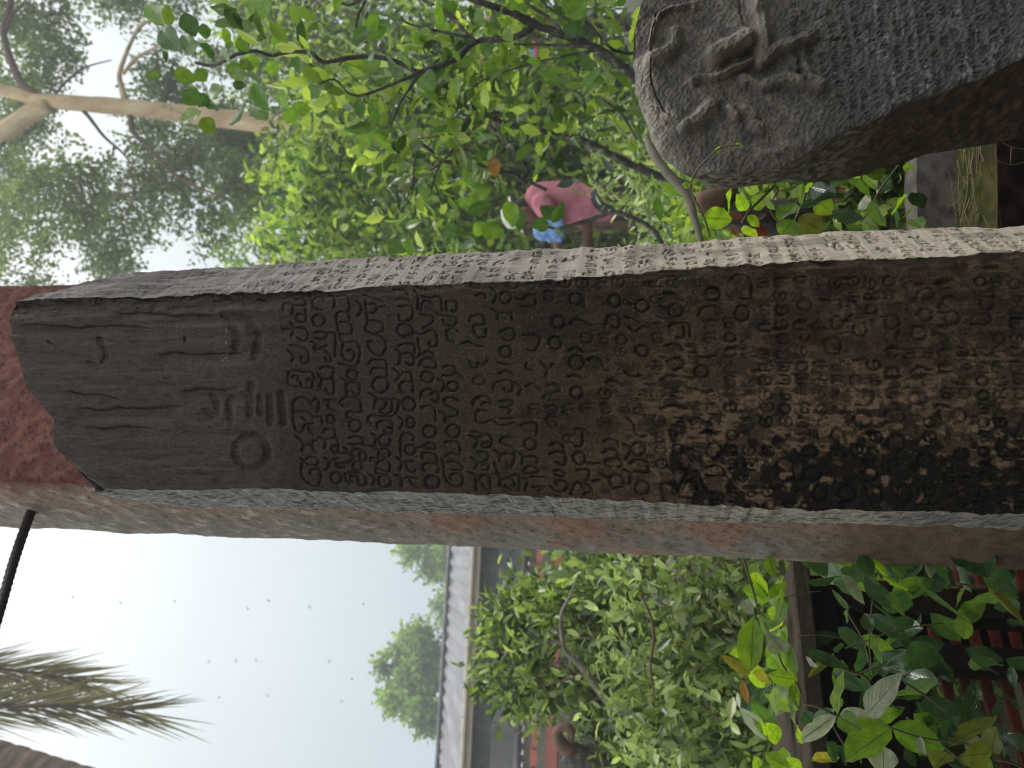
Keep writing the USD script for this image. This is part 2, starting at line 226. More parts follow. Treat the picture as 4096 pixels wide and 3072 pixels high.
# ------------------------------------------------------------------ the inscribed stele
def parse(o, k, text):
    """Strokes noted in an enlarged view with origin o and enlargement k -> list of polylines in pixels."""
    out = []
    for s in text.replace('\n', ' ').split(';'):
        s = s.strip()
        if not s: continue
        if s[0] == 'o':
            cx, cy, rx, ry = map(float, s[1:].split(',')); th = np.linspace(0, 2 * np.pi, 11)
            p = np.stack([cx + rx * np.cos(th), cy + ry * np.sin(th)], -1); p[-1] = p[0]
        else:
            p = np.array([[float(z) for z in q.split(',')] for q in s.split()])
        out.append(np.array(o) + p / k)
    return out
G4 = parse((1100, 1150), 3.687, """120,330 120,240 230,235 265,300 250,400;280,170 380,160 440,200 440,260 290,270;430,260 450,350 460,440 440,500 380,510 320,480 310,430 350,390 450,400;
110,620 330,590 420,590 480,650 485,730 450,790 390,780 340,740;230,510 260,560 270,640 245,720;230,850 340,860 430,900 495,950 500,1030 500,1090 440,1115 390,1080 390,1020;190,920 250,980 270,1050 245,1100;
190,1320 220,1240 330,1220 430,1250 560,1260 570,1360 540,1480 440,1480 280,1460 200,1430 190,1320;250,1330 290,1300 340,1310 330,1370;380,1380 385,1430 390,1470;470,1370 510,1350 550,1370;
480,120 550,200 560,300;540,220 600,150 680,140 720,190;590,310 650,320 700,325;o645,490,88,85;590,660 700,650 770,700 720,760 590,750;760,690 830,660 880,690 900,800 890,900 890,1010;
540,800 600,830 590,920 700,890 760,850;740,930 820,1010 820,1080 770,1100 750,1040;670,1200 740,1165 860,1190 860,1290 830,1340 720,1350;860,1340 870,1440 870,1540 820,1580 760,1540 750,1480;630,1280 690,1360 660,1460;
780,110 860,150 880,220 870,290;870,170 960,120 1050,130 1090,200 1100,300 1060,370 960,360 910,400 910,500 930,560 930,640;1080,380 1100,450 1080,500 960,510;1080,510 1130,570 1120,690 970,690 960,760 1010,800;
1000,820 1100,800 1200,810 1250,900 1250,1050 1220,1140 1120,1170 940,1120;1000,830 990,960 1030,1060 1110,1090 1160,1040 1170,960 1120,910 1070,940;1090,1220 1060,1290 1110,1350 1190,1350 1220,1280 1200,1220 1120,1215;
990,1340 1060,1390 1040,1490;1050,1430 1120,1400 1230,1410 1250,1490 1240,1570 1190,1590 1130,1530 1070,1510 1050,1590;
1210,210 1270,270 1270,350 1220,420;1340,200 1340,300 1360,480;1270,330 1340,310;1310,110 1450,160 1600,205;1350,250 1470,250 1500,310 1460,370 1360,380;1500,300 1620,270;
1340,640 1340,560 1400,490 1500,500 1590,540 1590,640 1500,660;1340,640 1450,690 1560,720 1630,800 1630,920 1540,1010 1440,960 1380,880 1380,800 1430,790;1380,1130 1430,1070 1550,1060 1640,1090 1650,1190 1650,1300;1410,1260 1450,1200 1550,1190 1640,1200;o1560,1440,118,115;1390,1560 1480,1610 1500,1660;
1750,30 1880,40 1960,100;2050,50 2110,130 2110,330;1800,170 1890,160 1980,200;1830,280 2010,270 2040,380 1990,480 1850,490 1830,400;1860,545 1980,560 2030,620 2000,700 1860,700 1800,640 1860,545;1820,860 1900,830 2040,840 2060,920 2050,1030 2120,1020 2140,940 2110,830 2110,740;1880,740 1950,735 2020,745;
1770,910 1830,950 1850,1040 1820,1140;1860,990 1950,960 2030,1000 2050,1100 2010,1160 1940,1120;1750,1200 1830,1250 1830,1320 1790,1370;1850,1290 1920,1250 2000,1260 2030,1380;2040,1540 2030,1420 1980,1390 1890,1400 1840,1470 1870,1550""")
G5 = parse((1100, 1560), 3.687, """270,480 270,200 330,130 420,110 500,170 530,220;280,330 420,310 530,350 570,410;390,400 420,420 450,450;530,190 600,130 650,160 650,240 620,330;290,480 300,590 360,630 420,590 440,520 560,490;500,520 510,600 570,660;300,680 390,750 420,830 390,900;420,820 480,815 540,800;620,740 550,770 560,870 610,920;640,700 730,740 740,800 730,870;
730,150 820,145 900,150;790,160 790,260 860,310;770,470 780,390 850,370 870,430 860,480 790,490;610,400 690,400 700,500;710,630 750,580 860,570 890,640 860,700 740,740;870,700 930,760 930,900 880,940 840,890 850,840;880,820 910,850;380,1010 430,1040 500,990 590,1000 640,1060 600,1110 480,1100 430,1050 390,1120 390,1250 450,1340 560,1420 640,1390 680,1280 660,1190 600,1170 530,1190 520,1250;
730,1010 790,1050 780,1120 750,1180;790,1130 850,1040 940,1000;900,1060 930,1140 1010,1150;o900,1295,78,85;1020,850 1080,910 950,930 1080,940 1150,1010 1080,1070 940,1080;
1010,240 960,190 1000,130 1090,110 1200,130 1270,190 1260,260 1280,310 1200,340 1120,310 1060,350 1060,400 1120,410;o1180,530,88,90;1100,710 1200,680 1290,720 1300,790;1100,800 1250,800 1400,830 1520,880 1530,960 1520,1010 1420,1000 1410,1050;1130,920 1180,880 1280,890 1340,940 1340,1030 1270,1050 1240,980 1260,920;1130,930 1150,960 1170,990;1170,1060 1150,1140 1200,1190 1270,1170 1270,1080 1180,1050;
1030,1230 1150,1220 1270,1240 1340,1310 1330,1400 1270,1410 1230,1360 1220,1300 1150,1260 1110,1290 1120,1350 1170,1360;1030,1230 1040,1330 1110,1400;1400,60 1490,110 1490,150 1460,270;1490,150 1600,130 1700,140 1730,200 1720,310 1650,350 1570,340 1570,290 1630,250 1650,160;1740,130 1840,150 1820,280 1750,380 1640,390 1420,380 1370,430 1410,510;
1510,570 1520,490 1600,450 1700,460 1740,510 1720,560 1670,550;1720,560 1730,620 1670,640 1610,610;1430,640 1500,700 1490,760 1460,820;o1620,745,85,80;1540,890 1640,870 1700,930 1670,990 1600,990 1560,940;1490,1110 1550,1050 1640,1030 1690,1090 1690,1190 1640,1210 1560,1170 1500,1160 1480,1220 1550,1240;1400,1250 1470,1310 1440,1410;o1620,1345,90,90;
1900,250 1880,180 1930,120 2020,130 2070,200 2050,280 1980,310 1910,280;1830,390 1880,440 1880,510 1840,570;o2000,485,65,75;1860,990 1860,720 1900,650 2000,650 2060,700 2030,750;o1995,880,80,75;2080,860 2130,850 2180,830;1800,990 1870,1060 1870,1120 1840,1190;1920,1060 2000,1055 2050,1060;1930,1100 1960,1180 2030,1220 2070,1190;1780,1250 1870,1310 1860,1420;1880,1330 1960,1290 2080,1310;1990,1310 2020,1390 2100,1440""")
G6 = parse((1650, 1150), 3.687, """140,130 280,150 330,130 400,140 430,220 440,340;130,340 140,240 220,190 300,240;500,210 500,280 500,340;520,210 620,200 660,260 640,350 580,340;130,400 290,430 290,520 160,600;360,380 480,420 620,430 650,500 620,560 490,550 450,480;40,680 150,690 240,640 350,650 360,760 340,870 260,860 250,800;500,640 600,600 660,650;510,700 530,780 620,800;
130,1000 190,950 280,950 320,1020;110,1150 140,1070 240,1040 330,1090 340,1180 200,1180;o220,1325,90,85;370,1350 460,1390 470,1470 430,1540;o595,1460,80,75;450,1180 530,1150 620,1170 640,1250 560,1300 440,1300;640,1250 690,1290 730,1330;120,1640 140,1550 240,1500 360,1550 390,1620;940,120 1050,90 1090,150;1150,10 1230,80 1240,150 1200,230;o1370,150,88,85;1520,160 1630,170 1680,110 1790,100 1820,180 1810,260 1600,280;
840,500 870,430 1000,400 1060,450 1060,540 920,560 910,660 970,740 1070,720 1090,620;1150,320 1210,340 1260,370;1250,470 1280,400 1370,370 1460,380 1480,470;1280,650 1360,630 1430,600 1500,640 1500,760 1400,790 1330,740;o1380,950,85,85;740,820 830,790 930,850 1050,870;840,1080 880,1170 950,1170 980,1110;980,1110 1050,1150 1100,1080;1260,1110 1350,1130 1450,1140;1190,1500 1210,1420 1300,1380 1430,1370 1490,1430 1450,1540 1370,1540 1350,1480;1510,1400 1600,1480 1570,1580;1280,1270 1380,1230 1480,1290;
1680,1110 1680,1190 1760,1220;1900,1100 1990,1200 2080,1130;1990,1200 1980,1260 1970,1320;1640,700 1800,700 1880,770 1800,930 1700,920;o2100,820,85,95;1670,1460 1770,1420 1840,1470 1880,1520;1990,1450 2080,1410 2170,1450 2150,1530""")
G7 = parse((1650, 1560), 3.318, """250,50 330,20 350,90 320,170 260,130;610,150 520,100 430,130 440,200 520,240 600,270 590,340 470,360;120,240 200,210 290,240 310,400;o230,550,88,85;350,290 440,340 430,430;o540,545,90,85;150,740 220,700 310,730 300,790 170,780;130,920 140,840 250,840 320,880 330,950;160,1090 140,1020 200,970 310,980 350,1040 330,1100;o265,1225,95,90;430,700 480,680 600,690 630,760 620,860 520,830 430,880;400,920 420,1100 460,1220 550,1280 640,1270 680,1180 620,1110 520,1120 500,1170;450,960 570,950 660,1010 640,1070 530,1060;
800,200 830,120 920,80 1010,100 1050,180;920,200 980,160 1030,190;1000,280 900,270 840,330 850,420 950,440 1060,400 1150,470 1250,460 1350,440;1150,150 1320,140 1300,210 1170,230;1230,240 1310,270 1270,310;1170,380 1260,385 1350,380;790,560 880,560 930,610 840,640;760,600 850,660 870,690 820,770;930,640 990,590 1050,640 1040,740 960,770 920,720 1010,690;870,830 950,820 1010,880 980,940 890,970;790,900 860,970 830,1050;920,1000 1010,980 1000,1060 930,1060;760,1100 840,1150 850,1340;880,1200 920,1140 1010,1150 1040,1220 1030,1330 960,1300 930,1240;1020,1370 1030,1345 1040,1320;
1330,640 1230,630 1170,660 1180,710 1280,740 1350,810 1350,930 1300,1030 1250,980;1090,800 1160,860 1160,950;1170,880 1250,840 1340,860;1090,970 1130,1090 1170,1180 1160,1280;1180,1190 1280,1160 1400,1130 1420,1200 1410,1340;1220,1280 1290,1310 1360,1260 1330,1200;1440,470 1530,440 1650,460 1640,620;o1565,720,80,75;1420,830 1470,890 1450,980;1480,890 1600,880 1670,920 1650,970;1470,1080 1510,1030 1600,1020 1670,1060 1620,1110 1500,1110;1460,1180 1530,1190 1500,1330;1570,1160 1650,1158 1740,1160;1600,1290 1750,1290 1670,1340""")
GA = parse((2200, 1150), 3.16, """o330,150,75,75;250,110 320,80 420,120 430,250;o820,170,75,80;880,180 970,170 1030,220;o1170,230,85,75;1450,60 1580,70 1630,130 1700,160;o1590,290,90,80;1400,230 1450,265 1500,300;o2060,80,90,90;1880,350 1930,260 2060,230 2150,270;1500,500 1560,460 1690,450 1770,480 1770,620;1690,480 1700,620 1610,640;690,500 740,370 850,350 880,460 850,510 780,490;250,470 310,410 410,420 520,480;o110,440,80,80;o70,700,75,75;970,370 1060,420 1150,440;1000,500 1070,560 1170,500 1250,510;o1170,800,80,70;1470,740 1560,710 1660,750 1670,800;1840,780 1870,860 1980,890 2090,860;o340,950,90,90;250,800 340,760 430,820;480,920 560,880 640,920 680,990;1480,930 1560,900 1680,920 1680,1000 1560,1040;o1920,1060,85,75;1410,1170 1490,1110 1600,1130;950,1080 1050,1130 1140,1110;o340,1330,75,75;240,1130 310,1110 400,1150;720,1200 790,1170 920,1230;0,1230 90,1240 120,1290;1850,1280 1960,1330 2060,1310;1400,1530 1570,1490 1720,1540""")
GB = parse((2200, 1600), 3.16, """0,580 80,540 150,560 180,640 210,760 170,830 90,790;0,690 80,660 180,670;330,370 420,370 490,430;420,380 400,570 320,590;o375,740,75,80;470,800 560,805 640,800;50,900 140,890 190,940 140,970 60,940;20,1100 80,1150 180,1150 230,1080 180,1030 90,1030 90,1080;340,890 480,880 490,960 440,1060 500,1080 520,1150 440,1190;270,1190 310,1070 380,1040 420,1120;680,530 750,490 850,520 860,560;670,670 720,630 830,640 860,730 790,740 710,760 700,820 780,850;860,740 910,800 880,850;540,1030 580,1025 620,1020;640,930 690,960 740,990;770,1080 760,980 840,940 920,980 930,1060;800,1120 850,1110 910,1100;o1120,620,85,85;930,560 1030,620 960,750;1090,430 1150,460 1220,450;980,230 1060,310 1080,420;1010,800 1110,760 1230,790 1230,920 1050,920 1010,1040;o1170,1110,92,85;930,880 975,905 1020,930;1420,1150 1420,1060 1500,1050 1600,1090;1640,860 1750,900 1690,1000 1630,1130 1660,1230 1760,1240 1850,1190 1860,1050 1740,1040 1680,1120;1850,890 1800,920 1740,950;1970,860 2090,830 2190,880 2190,960 1980,950;1920,1020 2000,1160 2100,1170;1910,420 2010,400 2100,440;o2080,640,95,95""")
GD = parse((3072, 768), 2.16, """o1310,1220,65,60;o1600,1090,60,60;1110,1280 1120,1240 1140,1210;1490,1000 1530,920 1600,900 1660,940;1280,930 1310,860 1400,830 1440,900 1350,930;1780,860 1830,900 1940,860 1960,930;o1900,960,55,55;1760,1100 1800,1060 1900,1060 1940,1110 1860,1150 1770,1140;o1080,1120,60,60;1200,1010 1260,1080 1340,1010;o1370,1060,55,55;o570,1330,70,75;480,1320 510,1270 600,1250;280,1260 330,1290 370,1240;o800,1190,60,60;680,1100 710,1080 740,1060;1420,1190 1500,1230 1560,1270;750,1460 800,1450 850,1440;o320,980,60,50;540,950 620,930 640,1000;o600,1130,50,55;o1080,1570,60,50;1240,1560 1300,1520 1400,1540""")
GE = parse((3072, 1536), 2.16, """o150,700,75,55;o155,790,75,50;o365,590,70,50;o390,780,75,60;320,690 370,640 440,660;540,460 590,380 650,420 680,510;o610,610,70,50;840,660 900,700 930,640;o890,780,60,60;o1110,510,80,70;o1100,280,90,60;o820,310,80,65;o690,950,75,70;850,900 900,1020 990,1000 980,900;o1180,950,65,80;o1370,660,70,60;o450,950,60,70;250,930 300,910 350,890;o1300,130,80,50;o1540,260,60,60;o1660,270,60,55;o1680,610,60,50;1900,680 1950,720 2000,760;1600,970 1700,920 1760,980;760,180 840,190 900,160 910,70 780,60""")
GF = parse((2048, 768), 2.16, """1890,760 1940,720 2030,730 2070,800 2060,920 1990,920;o1990,1050,60,70;100,920 150,890 200,920 200,1000""")
GC = parse((700, 1150), 1.952, """380,215 470,220 560,260 640,330 650,430 620,540;400,240 460,310 490,400 470,470;o598,1285,128,122;430,1040 440,880 580,850;590,880 592,940 590,1000;660,870 665,930 670,980;740,860 742,950 745,1050;830,830 840,950 850,1060;600,760 590,810 580,860;290,850 330,920 300,1000 240,960""")
GT = parse((0, 768), 2.16, "870,1280 900,1360 910,1440 850,1500 770,1480;430,1290 440,1300;1590,1260 1600,1290")
STROKES = [(p, 8.2, 0.0026) for p in G4 + G5 + G6 + G7 + GF] + [(p, 9.5, 0.0030) for p in GA + GB] + [(p, 9.5, 0.0019) for p in GD + GE] + [(p, 29, 0.0028) for p in GC] + [(p, 26, 0.0025) for p in GT[:1]] + [(p, 12, 0.003) for p in GT[1:]]
# letter shapes for the eroded rows and the narrow inscribed side, in a unit square (x right, y up)
TEMPL = ['o.5,.45,.36,.38', '.1,.1 .1,.7 .35,.9 .6,.75 .65,.1;.65,.5 .9,.45', '.9,.8 .5,.95 .15,.7 .2,.3 .55,.1 .85,.3 .7,.55 .45,.5', '.1,.9 .3,.5 .2,.1;.3,.5 .7,.55 .9,.85;.7,.55 .8,.1', '.1,.2 .2,.8 .5,.9 .7,.6 .4,.45 .7,.3 .8,.05', '.15,.8 .15,.25 .45,.1 .75,.25 .75,.8;.45,.1 .45,.6', '.1,.6 .3,.9 .5,.6 .5,.2;.5,.6 .7,.9 .9,.6 .9,.1', 'o.3,.4,.2,.3;.5,.4 .7,.8 .9,.5 .8,.1', '.1,.85 .9,.85;.5,.85 .4,.4 .6,.1', '.8,.9 .3,.8 .25,.5 .7,.45 .75,.15 .2,.1', '.1,.1 .15,.6 .5,.65 .55,.1;.5,.65 .85,.7 .9,.1']
def glyph(k):
    return parse((0, 0), 1.0, TEMPL[k % len(TEMPL)])
taken = cKDTree(np.vstack([spline(p, 6) for p, _, _ in STROKES]))
for xx in np.arange(1700, 4090, 72):
    for yy in np.arange(1130, 2040, 56):
        x0, y0 = xx + 0.03 * (yy - 1600) + rng.uniform(-4, 4), yy + rng.uniform(-6, 6)
        if taken.query([x0, y0])[0] > 38 and rng.random() < 0.88:
            for p in glyph((0, 1, 2, 7, 5, 0, 2, 6, 4, 7)[int(rng.integers(10))]):                         # up = picture left, right = picture top
                ro_ = rng.normal(0, 0.12); pp_ = (p - 0.5) @ np.array([[math.cos(ro_), math.sin(ro_)], [-math.sin(ro_), math.cos(ro_)]]); STROKES.append((np.stack([x0 - pp_[:, 1] * 58, y0 - pp_[:, 0] * 52], -1), 8.5, rng.uniform(0.0012, 0.0024)))

YF, YB = 0.90, 1.0
fl = D(*np.array([(202, 1064), (230, 1059), (553, 1056), (828, 1063), (1106, 1069), (1406, 1085), (1659, 1100), (1934, 1103), (2212, 1111), (2400, 1116)]).T, YF)
fr = D(*np.array([(29, 651), (150, 646), (325, 641), (553, 632), (728, 629), (803, 618), (928, 615), (1106, 609), (1206, 605), (1256, 600), (1406, 590), (1531, 575), (1659, 570), (1884, 559), (2212, 547), (2400, 540)]).T, YF)
ro = D(*np.array([(95, 630), (150, 611), (207, 601), (250, 592), (400, 581), (553, 573), (728, 561), (928, 550), (1106, 542), (1356, 531), (1659, 510), (1934, 494), (2212, 489), (2400, 485)]).T, YB)
lo = D(*np.array([(275, 1082), (375, 1092), (553, 1098), (653, 1102), (753, 1099), (828, 1106), (1106, 1112), (1331, 1122), (1531, 1126), (1659, 1128), (1909, 1133), (2212, 1144), (2400, 1150)]).T, YB - 0.01)
tp = D(*np.array([(29, 651), (20, 690), (25, 737), (37, 765), (55, 830), (62, 842), (83, 867), (115, 907), (117, 965), (150, 1024), (202, 1067)]).T, YF)
fx = lambda line, z: np.interp(z, line[::-1, 2] if line[0, 2] > line[-1, 2] else line[:, 2], line[::-1, 0] if line[0, 2] > line[-1, 2] else line[:, 0])
NF, NR, NB, NL, NZ = 240, 66, 8, 56, 1080
zlow = np.linspace(-0.1, 0.75, 10)[:-1]
u = np.linspace(0, 1, NF)
zt_front = np.interp(np.linspace(fl[0, 0], fr[0, 0], NF), tp[::-1, 0], tp[::-1, 2])
zt_front += 0.004 * (fbm(np.stack([u * 40, u * 0, u * 0], -1), 3, 3) - 0.5)
v = np.linspace(0, 1, NR + 1)[1:]
chamf = D([29, 95, 150, 207, 250], [651, 630, 611, 601, 592], [0.9, 0.935, 0.96, 0.98, 1.0])
zt_right = np.interp(v, [0, 0.35, 0.6, 0.8, 1.0], chamf[:, 2]) + 0.004 * (fbm(np.stack([v * 14, v * 0, v * 0 + 7], -1), 3, 3) - 0.5)
zl_o = D(275, 1082, YB - 0.01)[2]
zt_back = np.linspace(zt_right[-1], zl_o, NB + 2)[1:-1]
w_ = np.linspace(0, 1, NL + 1)[:-1]
zt_left = zl_o + (zt_front[0] - zl_o) * w_
ZT = np.concatenate([zt_front, zt_right, zt_back, zt_left]); NC = len(ZT)
t = np.linspace(0, 1, NZ)
Z = np.vstack([np.repeat(zlow[:, None], NC, 1), 0.75 + t[:, None] * (ZT[None] - 0.75)])
R = len(Z)
edge = lambda line, z, s: fx(line, z) + 0.0055 * (fbm(np.stack([z * 75, z * 0 + s, z * 0], -1), 5, 11) - 0.5) + 0.004 * np.maximum(0, fbm(np.stack([z * 14, z * 0 + s, z * 0 + 2], -1), 3, 12) - 0.6) * (-np.sign(fx(line, z)))
zc = Z[:, 0:1]
def ex(line, Zs, s): return edge(line, Zs, s)
Xf = ex(fl, Z[:, :NF], 1) * (1 - u) + ex(fr, Z[:, :NF], 2) * u
Zr = Z[:, NF:NF + NR]; xr0, xr1 = ex(fr, Zr, 2), ex(ro, Zr, 3)
Xr, Yr = xr0 + (xr1 - xr0) * v, YF + (YB - YF) * v + 0 * Zr
Zb = Z[:, NF + NR:NF + NR + NB]; bb = np.linspace(0, 1, NB + 2)[1:-1]
Xb = ex(ro, Zb, 3) * (1 - bb) + ex(lo, Zb, 4) * bb; Yb = YB + 0.05 * np.sin(np.pi * bb) + 0 * Zb
Zl = Z[:, NF + NR + NB:]; xl0, xl1 = ex(lo, Zl, 4), ex(fl, Zl, 1)
Xl, Yl = xl0 + (xl1 - xl0) * w_, (YB - 0.01) + (YF - YB + 0.01) * w_ + 0 * Zl
V = np.stack([np.hstack([Xf, Xr, Xb, Xl]), np.hstack([0 * Xf + YF, Yr, Yb, Yl]), Z], -1)
Nrm = np.zeros_like(V); Nrm[:, :NF] = (0, -1, 0)
dr = np.stack([xr1 - xr0, 0 * xr0 + YB - YF], -1); dr /= np.linalg.norm(dr, axis=-1, keepdims=True); Nrm[:, NF:NF + NR, 0], Nrm[:, NF:NF + NR, 1] = dr[..., 1], -dr[..., 0]
Nrm[:, NF + NR:NF + NR + NB] = (0, 1, 0); Nrm[:, NF + NR + NB:] = (-0.95, -0.3, 0)
disp = np.zeros((R, NC)); col = np.zeros((R, NC, 3))
# front: grooves
def stroke_field(pts2d, strokes, max_r):
    """Groove depth and 0..1 mask at the 2-D points from (samples, radius, depth) strokes."""
    S = np.vstack([s for s, _, _ in strokes]); rad = np.concatenate([np.full(len(s), r) for s, r, _ in strokes]); dep = np.concatenate([np.full(len(s), d) for s, _, d in strokes])
    dd, ii = cKDTree(S).query(pts2d, distance_upper_bound=max_r); ok = np.isfinite(dd); m, h = np.zeros(len(pts2d)), np.zeros(len(pts2d))
    q = dd[ok] / rad[ii[ok]]; m[ok] = 1 - sm(q, 0.30, 1.0); h[ok] = dep[ii[ok]] * m[ok]; return h, m
front = V[:, :NF]; ff = front.reshape(-1, 3)
def PX_(p): r_ = p - EYE; return 2048 - FPX * (r_ @ UPC) / (r_ @ FWD)
def front_xz(p): q = W(p[:, 0], p[:, 1], YF); return q[:, [0, 2]]
FS = []
for p, r, d in STROKES:
    s = spline(p, 2.2) + rng.normal(0, 0.5 if r < 15 else 1.2, (len(spline(p, 2.2)), 2)); FS.append((front_xz(s), r / FPX * 0.93 * 0.84, d))
wob = 0.0012 * (np.stack([fbm(ff * 120, 2, 21), fbm(ff * 120, 2, 22)], -1) - 0.5)
gh, gm = stroke_field(ff[:, [0, 2]] + wob * (1 + 2.5 * sm(-PX_(ff), -1050, -950))[:, None], FS, 0.010)
gh, gm = gh.reshape(R, NF), gm.reshape(R, NF)
# picture coordinates of each front point, for where the stone is stained or worn
rel = front - EYE; dep_ = rel @ FWD; PX, PY = 2048 - FPX * (rel @ UPC) / dep_, 1536 - FPX * (rel @ RGT) / dep_
grain = fbm(front * np.array([420, 1, 60.0]), 4, 31); big = fbm(front * np.array([26, 1, 14.0]), 4, 32); med = fbm(front * np.array([130, 1, 42.0]), 4, 33); fine = fbm(front * np.array([900, 1, 420.0]), 3, 34)
lower, upper = sm(PX, 2000, 2900), 1 - sm(PX, 900, 1250)
lay = fbm(front * np.array([95, 1, 7.0]), 5, 35); layq = (np.floor(lay * 9) + sm(lay * 9 - np.floor(lay * 9), 0.8, 1.0)) / 9
pits = sm(med, 0.60, 0.78)
disp[:, :NF] = -0.72 * gh + 0.0022 * (big - 0.5) + 0.0010 * (grain - 0.5) - 0.0022 * pits * (0.25 + lower) + upper * 0.007 * (layq - 0.5) + 0.0005 * (fine - 0.5)
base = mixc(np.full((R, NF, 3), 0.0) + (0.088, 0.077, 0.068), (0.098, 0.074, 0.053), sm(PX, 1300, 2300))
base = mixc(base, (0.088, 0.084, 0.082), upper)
base = mixc(base, (0.125, 0.090, 0.065), sm(big, 0.45, 0.62) * sm(PX, 1900, 2400) * 0.8)
base = mixc(base, (0.048, 0.036, 0.030), sm(big + 0.12 * sm(PY, 1500, 1200) + 0.05 * med, 0.50, 0.62) * sm(PX, 1750, 2250) * (1 - 0.8 * sm(PY, 1600, 1900) * (1 - sm(PX, 2700, 2900))) * 0.85)
hf = fbm(front * np.array([420, 1, 260.0]), 4, 42)
wear = sm(med + 0.35 * (big - 0.5) + 0.32 * (hf - 0.5) + 0.05, 0.53, 0.57)
base = mixc(base, (0.235, 0.172, 0.118), wear * sm(PX, 2150, 2900) * (0.35 + 0.65 * sm(PY, 1300, 1600)))
base = mixc(base, (0.062, 0.030, 0.026), sm(fbm(front * np.array([40, 1, 22.0]), 3, 40), 0.5, 0.62) * sm(PX, 2300, 2700) * sm(PY, 1600, 1350) * 0.6)
gdirt_shade = gm * np.clip(gh / 0.0026, 0, 1)  # grooves coloured darker, for the dirt and the shade inside them
lich = (0.5 + 1.25 * (fbm(front * np.array([95, 1, 80.0]), 5, 36) - 0.5)) + 0.21 * sm(PX, 2750, 3500) * sm(PY + 130 * (big - 0.5), 1640, 1950) + 0.10 * sm(PX, 2500, 2900) * sm(PY, 1750, 1850) + 0.16 * gdirt_shade * sm(PX, 2500, 2800)
base = mixc(base, (0.019, 0.0175, 0.0165), sm(lich + 0.16 * (hf - 0.5), 0.56, 0.69) * sm(PX, 2450, 2700) * (0.4 + 0.6 * sm(PY, 1500, 1800)))
base = mixc(base, (0.034, 0.029, 0.027), gdirt_shade * (0.42 - 0.25 * (1 - sm(PX, 950, 1080))) * (0.75 + 0.5 * med))
base = mixc(base, (0.05, 0.047, 0.048), pits * 0.5)
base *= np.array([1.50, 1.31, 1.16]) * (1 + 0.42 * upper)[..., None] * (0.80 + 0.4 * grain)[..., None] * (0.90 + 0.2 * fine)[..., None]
speck = sm(fbm(front * 1500, 2, 37) + 0.3 * (fbm(front * 90, 2, 39) - 0.5), 0.80, 0.86) * sm(PX, 1150, 1700) * (1 - sm(PX, 2700, 3300))
base = mixc(base, (0.36, 0.29, 0.22), speck * 0.8)
rgh2 = fbm(front * np.array([700, 1, 500.0]), 3, 43); disp[:, :NF] += 0.0012 * (rgh2 - 0.5); base = mixc(base, (0.05, 0.04, 0.034), sm(rgh2, 0.60, 0.74) * 0.55); base = mixc(base, (0.17, 0.14, 0.11), sm(rgh2, 0.38, 0.26) * 0.35)
ridge = fbm(front * np.array([95, 1, 7.0]) + [0.3, 0, 0.0], 5, 35) - lay
base = mixc(base, (0.19, 0.165, 0.145), sm(-ridge, 0.02, 0.09) * upper * 0.35)
white = sm(fbm(front * np.array([300, 1, 300.0]), 3, 38), 0.56, 0.66) * (np.abs(PX - 897) < 12) * (np.abs(PY - 1385) < 70)
base = mixc(base, (0.5, 0.46, 0.43), white * 0.7)
# chipped band along the right edge, roughest near the top
ed = (front[..., 0].max(1, keepdims=True) - front[..., 0]) + 0.012 * (fbm(front * np.array([60, 1, 34.0]), 4, 44) - 0.5)
band = (1 - sm(ed, 0.004, 0.010)) * (0.35 + 0.65 * (1 - sm(PX, 1150, 1500))) + (1 - sm(ed, 0.012, 0.022)) * (1 - sm(PX, 1050, 1300)) * 0.6
band = np.clip(band, 0, 1); bn = fbm(front * np.array([160, 1, 60.0]), 4, 45)
disp[:, :NF] -= band * (0.002 + 0.007 * np.floor(bn * 6) / 6)
base = mixc(base, (0.15, 0.128, 0.112), band * sm(bn, 0.42, 0.6) * 0.75); base = mixc(base, (0.05, 0.045, 0.042), band * sm(bn, 0.42, 0.3) * 0.6)
for q0, q1 in (((430, 1250), (900, 1262)), ((60, 1300), (640, 1308)), ((280, 1640), (760, 1625)), ((240, 1560), (520, 1600)), ((330, 1705), (640, 1712)), ((600, 1420), (1000, 1412)), ((700, 1565), (980, 1545))):   # bedding cracks
    tq = np.clip((PX - q0[0]) / (q1[0] - q0[0]), 0, 1); dy = PY - (q0[1] + tq * (q1[1] - q0[1])) + 26 * (fbm(front * np.array([1, 1, 28.0]) + q0[1], 4, 46) - 0.5); on = sm(PX, q0[0], q0[0] + 60) * sm(PX, q1[0], q1[0] - 90)
    ck = on * np.exp(-(dy / 5.0) ** 2); disp[:, :NF] -= 0.003 * ck; disp[:, :NF] -= 0.0025 * on * sm(dy, 2, 8) * sm(dy, 60, 10); base = mixc(base, (0.03, 0.027, 0.026), ck * 0.6); base = mixc(base, (0.15, 0.132, 0.118), on * np.exp(-((dy + 9) / 5.0) ** 2) * 0.4)
# broken corner at the upper left
cA, cB = np.array([222, 1792.]), np.array([430, 1962.]); nn = np.array([(cB - cA)[1], -(cB - cA)[0]]); nn /= np.linalg.norm(nn)
sd = (PX - cA[0]) * nn[0] + (PY - cA[1]) * nn[1]; sd = -sd if ((np.array([215, 1900]) - cA) @ nn) < 0 else sd
chip = sm(sd + 26 * (fbm(front * 60, 3, 41) - 0.5), 0, 14)
disp[:, :NF] -= chip * (0.004 + np.maximum(sd, 0) / FPX * 0.9 * 1.1)
base = mixc(base, (0.062, 0.068, 0.075), chip * 0.8)
col[:, :NF] = np.maximum(base, 0.008)
